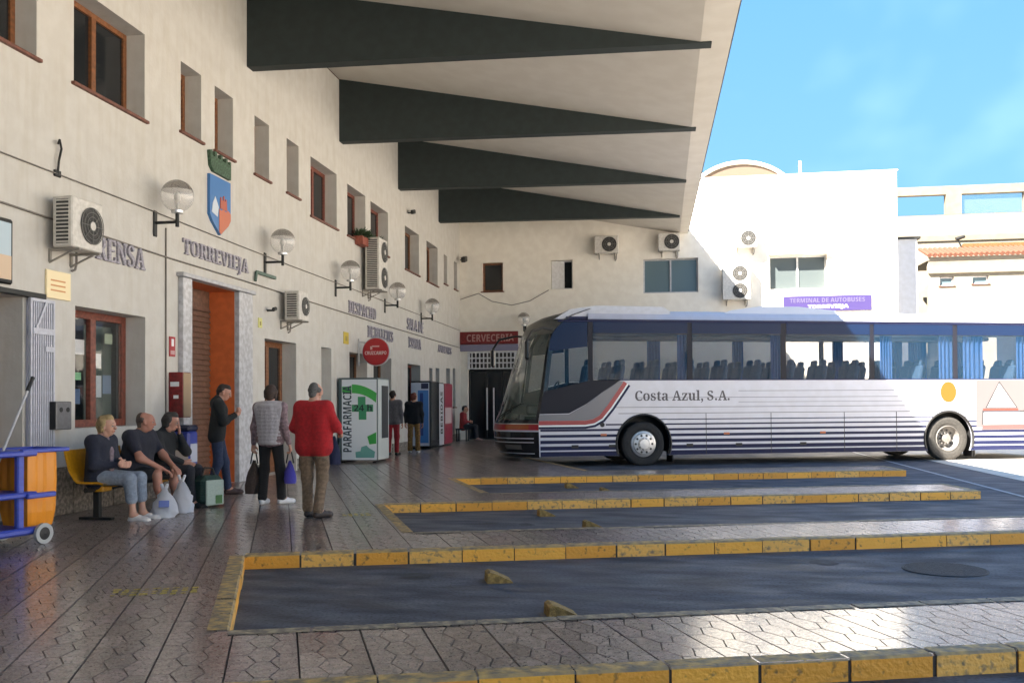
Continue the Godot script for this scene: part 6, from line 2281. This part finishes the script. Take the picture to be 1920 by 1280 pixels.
	var w := person("woman seen from behind in pale grey quilted vest and black trousers", Vector3(2.12, 0.0, -11.85), PI - 0.05, j,
		{"hair": Color(0.05, 0.028, 0.02), "cut": "bob", "skin": Color(0.46, 0.25, 0.18), "top": cloth(Color(0.34, 0.23, 0.25), 0.5), "top_name": "blouse", "vest": cloth(Color(0.58, 0.55, 0.58), 0.1, 0.6), "legs": cloth(Color(0.008, 0.008, 0.010)), "cuff": 0.066, "shoes": mat(Color(0.62, 0.62, 0.63), 0.5), "hem": 0.04, "curl_l": 0.7, "curl_r": 0.7}, 0.935)
	var rng := RandomNumberGenerator.new()
	rng.seed = 31
	for e in [["hand_bag", "brown shopping bag hanging from the quilted-vest woman's left hand", j.wl, 0.26, 0.44, cloth(Color(0.085, 0.055, 0.045))], ["carrier_bag", "violet-blue carrier bag held in the quilted-vest woman's right hand", j.wr, 0.17, 0.30, mat(Color(0.08, 0.07, 0.42), 0.45)]]:
		var p: Vector3 = w.transform * (e[2] + Vector3(0, -0.11, 0.02))
		var b := thing(e[0], e[1], "bag", Vector3(p.x, p.y - e[4] - 0.12, p.z), 0.3)
		var st := begin()
		sack(st, e[3], e[4], rng, 0.06)
		part("body", st, e[5], b)
		st = begin()
		tube(st, [Vector3(-0.05, e[4] * 0.9, 0), Vector3(-0.02, e[4] + 0.12, 0.0), Vector3(0.02, e[4] + 0.12, 0.0), Vector3(0.05, e[4] * 0.9, 0)], 0.010, 5)
		part("handle", st, M.black, b)
	# man in red
	j = standing()
	j.er = Vector3(-0.29, 1.14, 0.03)
	j.wr = Vector3(-0.24, 1.06, 0.26)
	j.el = Vector3(0.27, 1.13, 0.0)
	j.wl = Vector3(0.15, 1.02, 0.22)
	j.head += Vector3(0, -0.015, 0.03)
	j.look = Vector3(-0.15, -0.45, 1)
	j.al = Vector3(0.10, 0.09, 0.02)
	j.tl = Vector3(0.11, 0.035, 0.18)
	j.ar = Vector3(-0.10, 0.09, -0.10)
	j.tr = Vector3(-0.17, 0.035, 0.06)
	person("man seen from behind in bright red sweater and khaki cargo trousers", Vector3(3.22, 0.0, -10.58), PI - 0.10, j,
		{"hair": Color(0.12, 0.115, 0.11), "cut": "fringe", "skin": Color(0.46, 0.25, 0.18), "top": cloth(Color(0.50, 0.008, 0.014)), "top_name": "sweater", "legs": cloth(Color(0.24, 0.165, 0.105), 0.3), "pockets": true, "shoes": mat(Color(0.03, 0.02, 0.018), 0.6), "girth": 1.25, "hem": 0.07, "cuff": 0.066, "curl_l": 0.6, "curl_r": 0.6}, 0.94)
	# far people
	j = standing()
	person("person in grey top and bright red trousers beyond the green machine", Vector3(0.42, 0.0, -23.4), PI, j,
		{"hair": Color(0.02, 0.015, 0.012), "top": cloth(Color(0.12, 0.12, 0.135)), "legs": cloth(Color(0.33, 0.012, 0.022)), "shoes": M.rubber, "far": true, "girth": 1.1}, 0.98)
	j = standing()
	j.look = Vector3(-0.6, 0, 0.7)
	person("person in black jacket and ochre patterned trousers between the machine rows", Vector3(0.66, 0.0, -24.6), PI + 0.2, j,
		{"hair": Color(0.14, 0.03, 0.02), "cut": "bob", "top": cloth(Color(0.012, 0.013, 0.018)), "legs": cloth(Color(0.36, 0.20, 0.06), 0.5), "shoes": mat(Color(0.6, 0.55, 0.5), 0.6), "far": true, "cuff": 0.075}, 0.95)
	j = sitting()
	person("small far person in red top sitting by the corner entrance", Vector3(0.35, 0.0, -32.4), PI * 0.5, j,
		{"hair": Color(0.03, 0.02, 0.02), "top": cloth(Color(0.28, 0.02, 0.025)), "legs": cloth(Color(0.02, 0.022, 0.03)), "shoes": mat(Color(0.3, 0.2, 0.18), 0.6), "far": true})
	var s := thing("stool", "low dark stool under the far seated person in red", "stool", Vector3(0.33, 0.0, -32.4))
	part("seat", bx(Vector3(0, 0.42, 0), Vector3(0.42, 0.05, 0.42), 0.01), M.black, s)
	for x in [-0.17, 0.17]:
		for z in [-0.17, 0.17]:
			part("leg", bx(Vector3(x, 0.197, z), Vector3(0.04, 0.394, 0.04)), M.black, s)
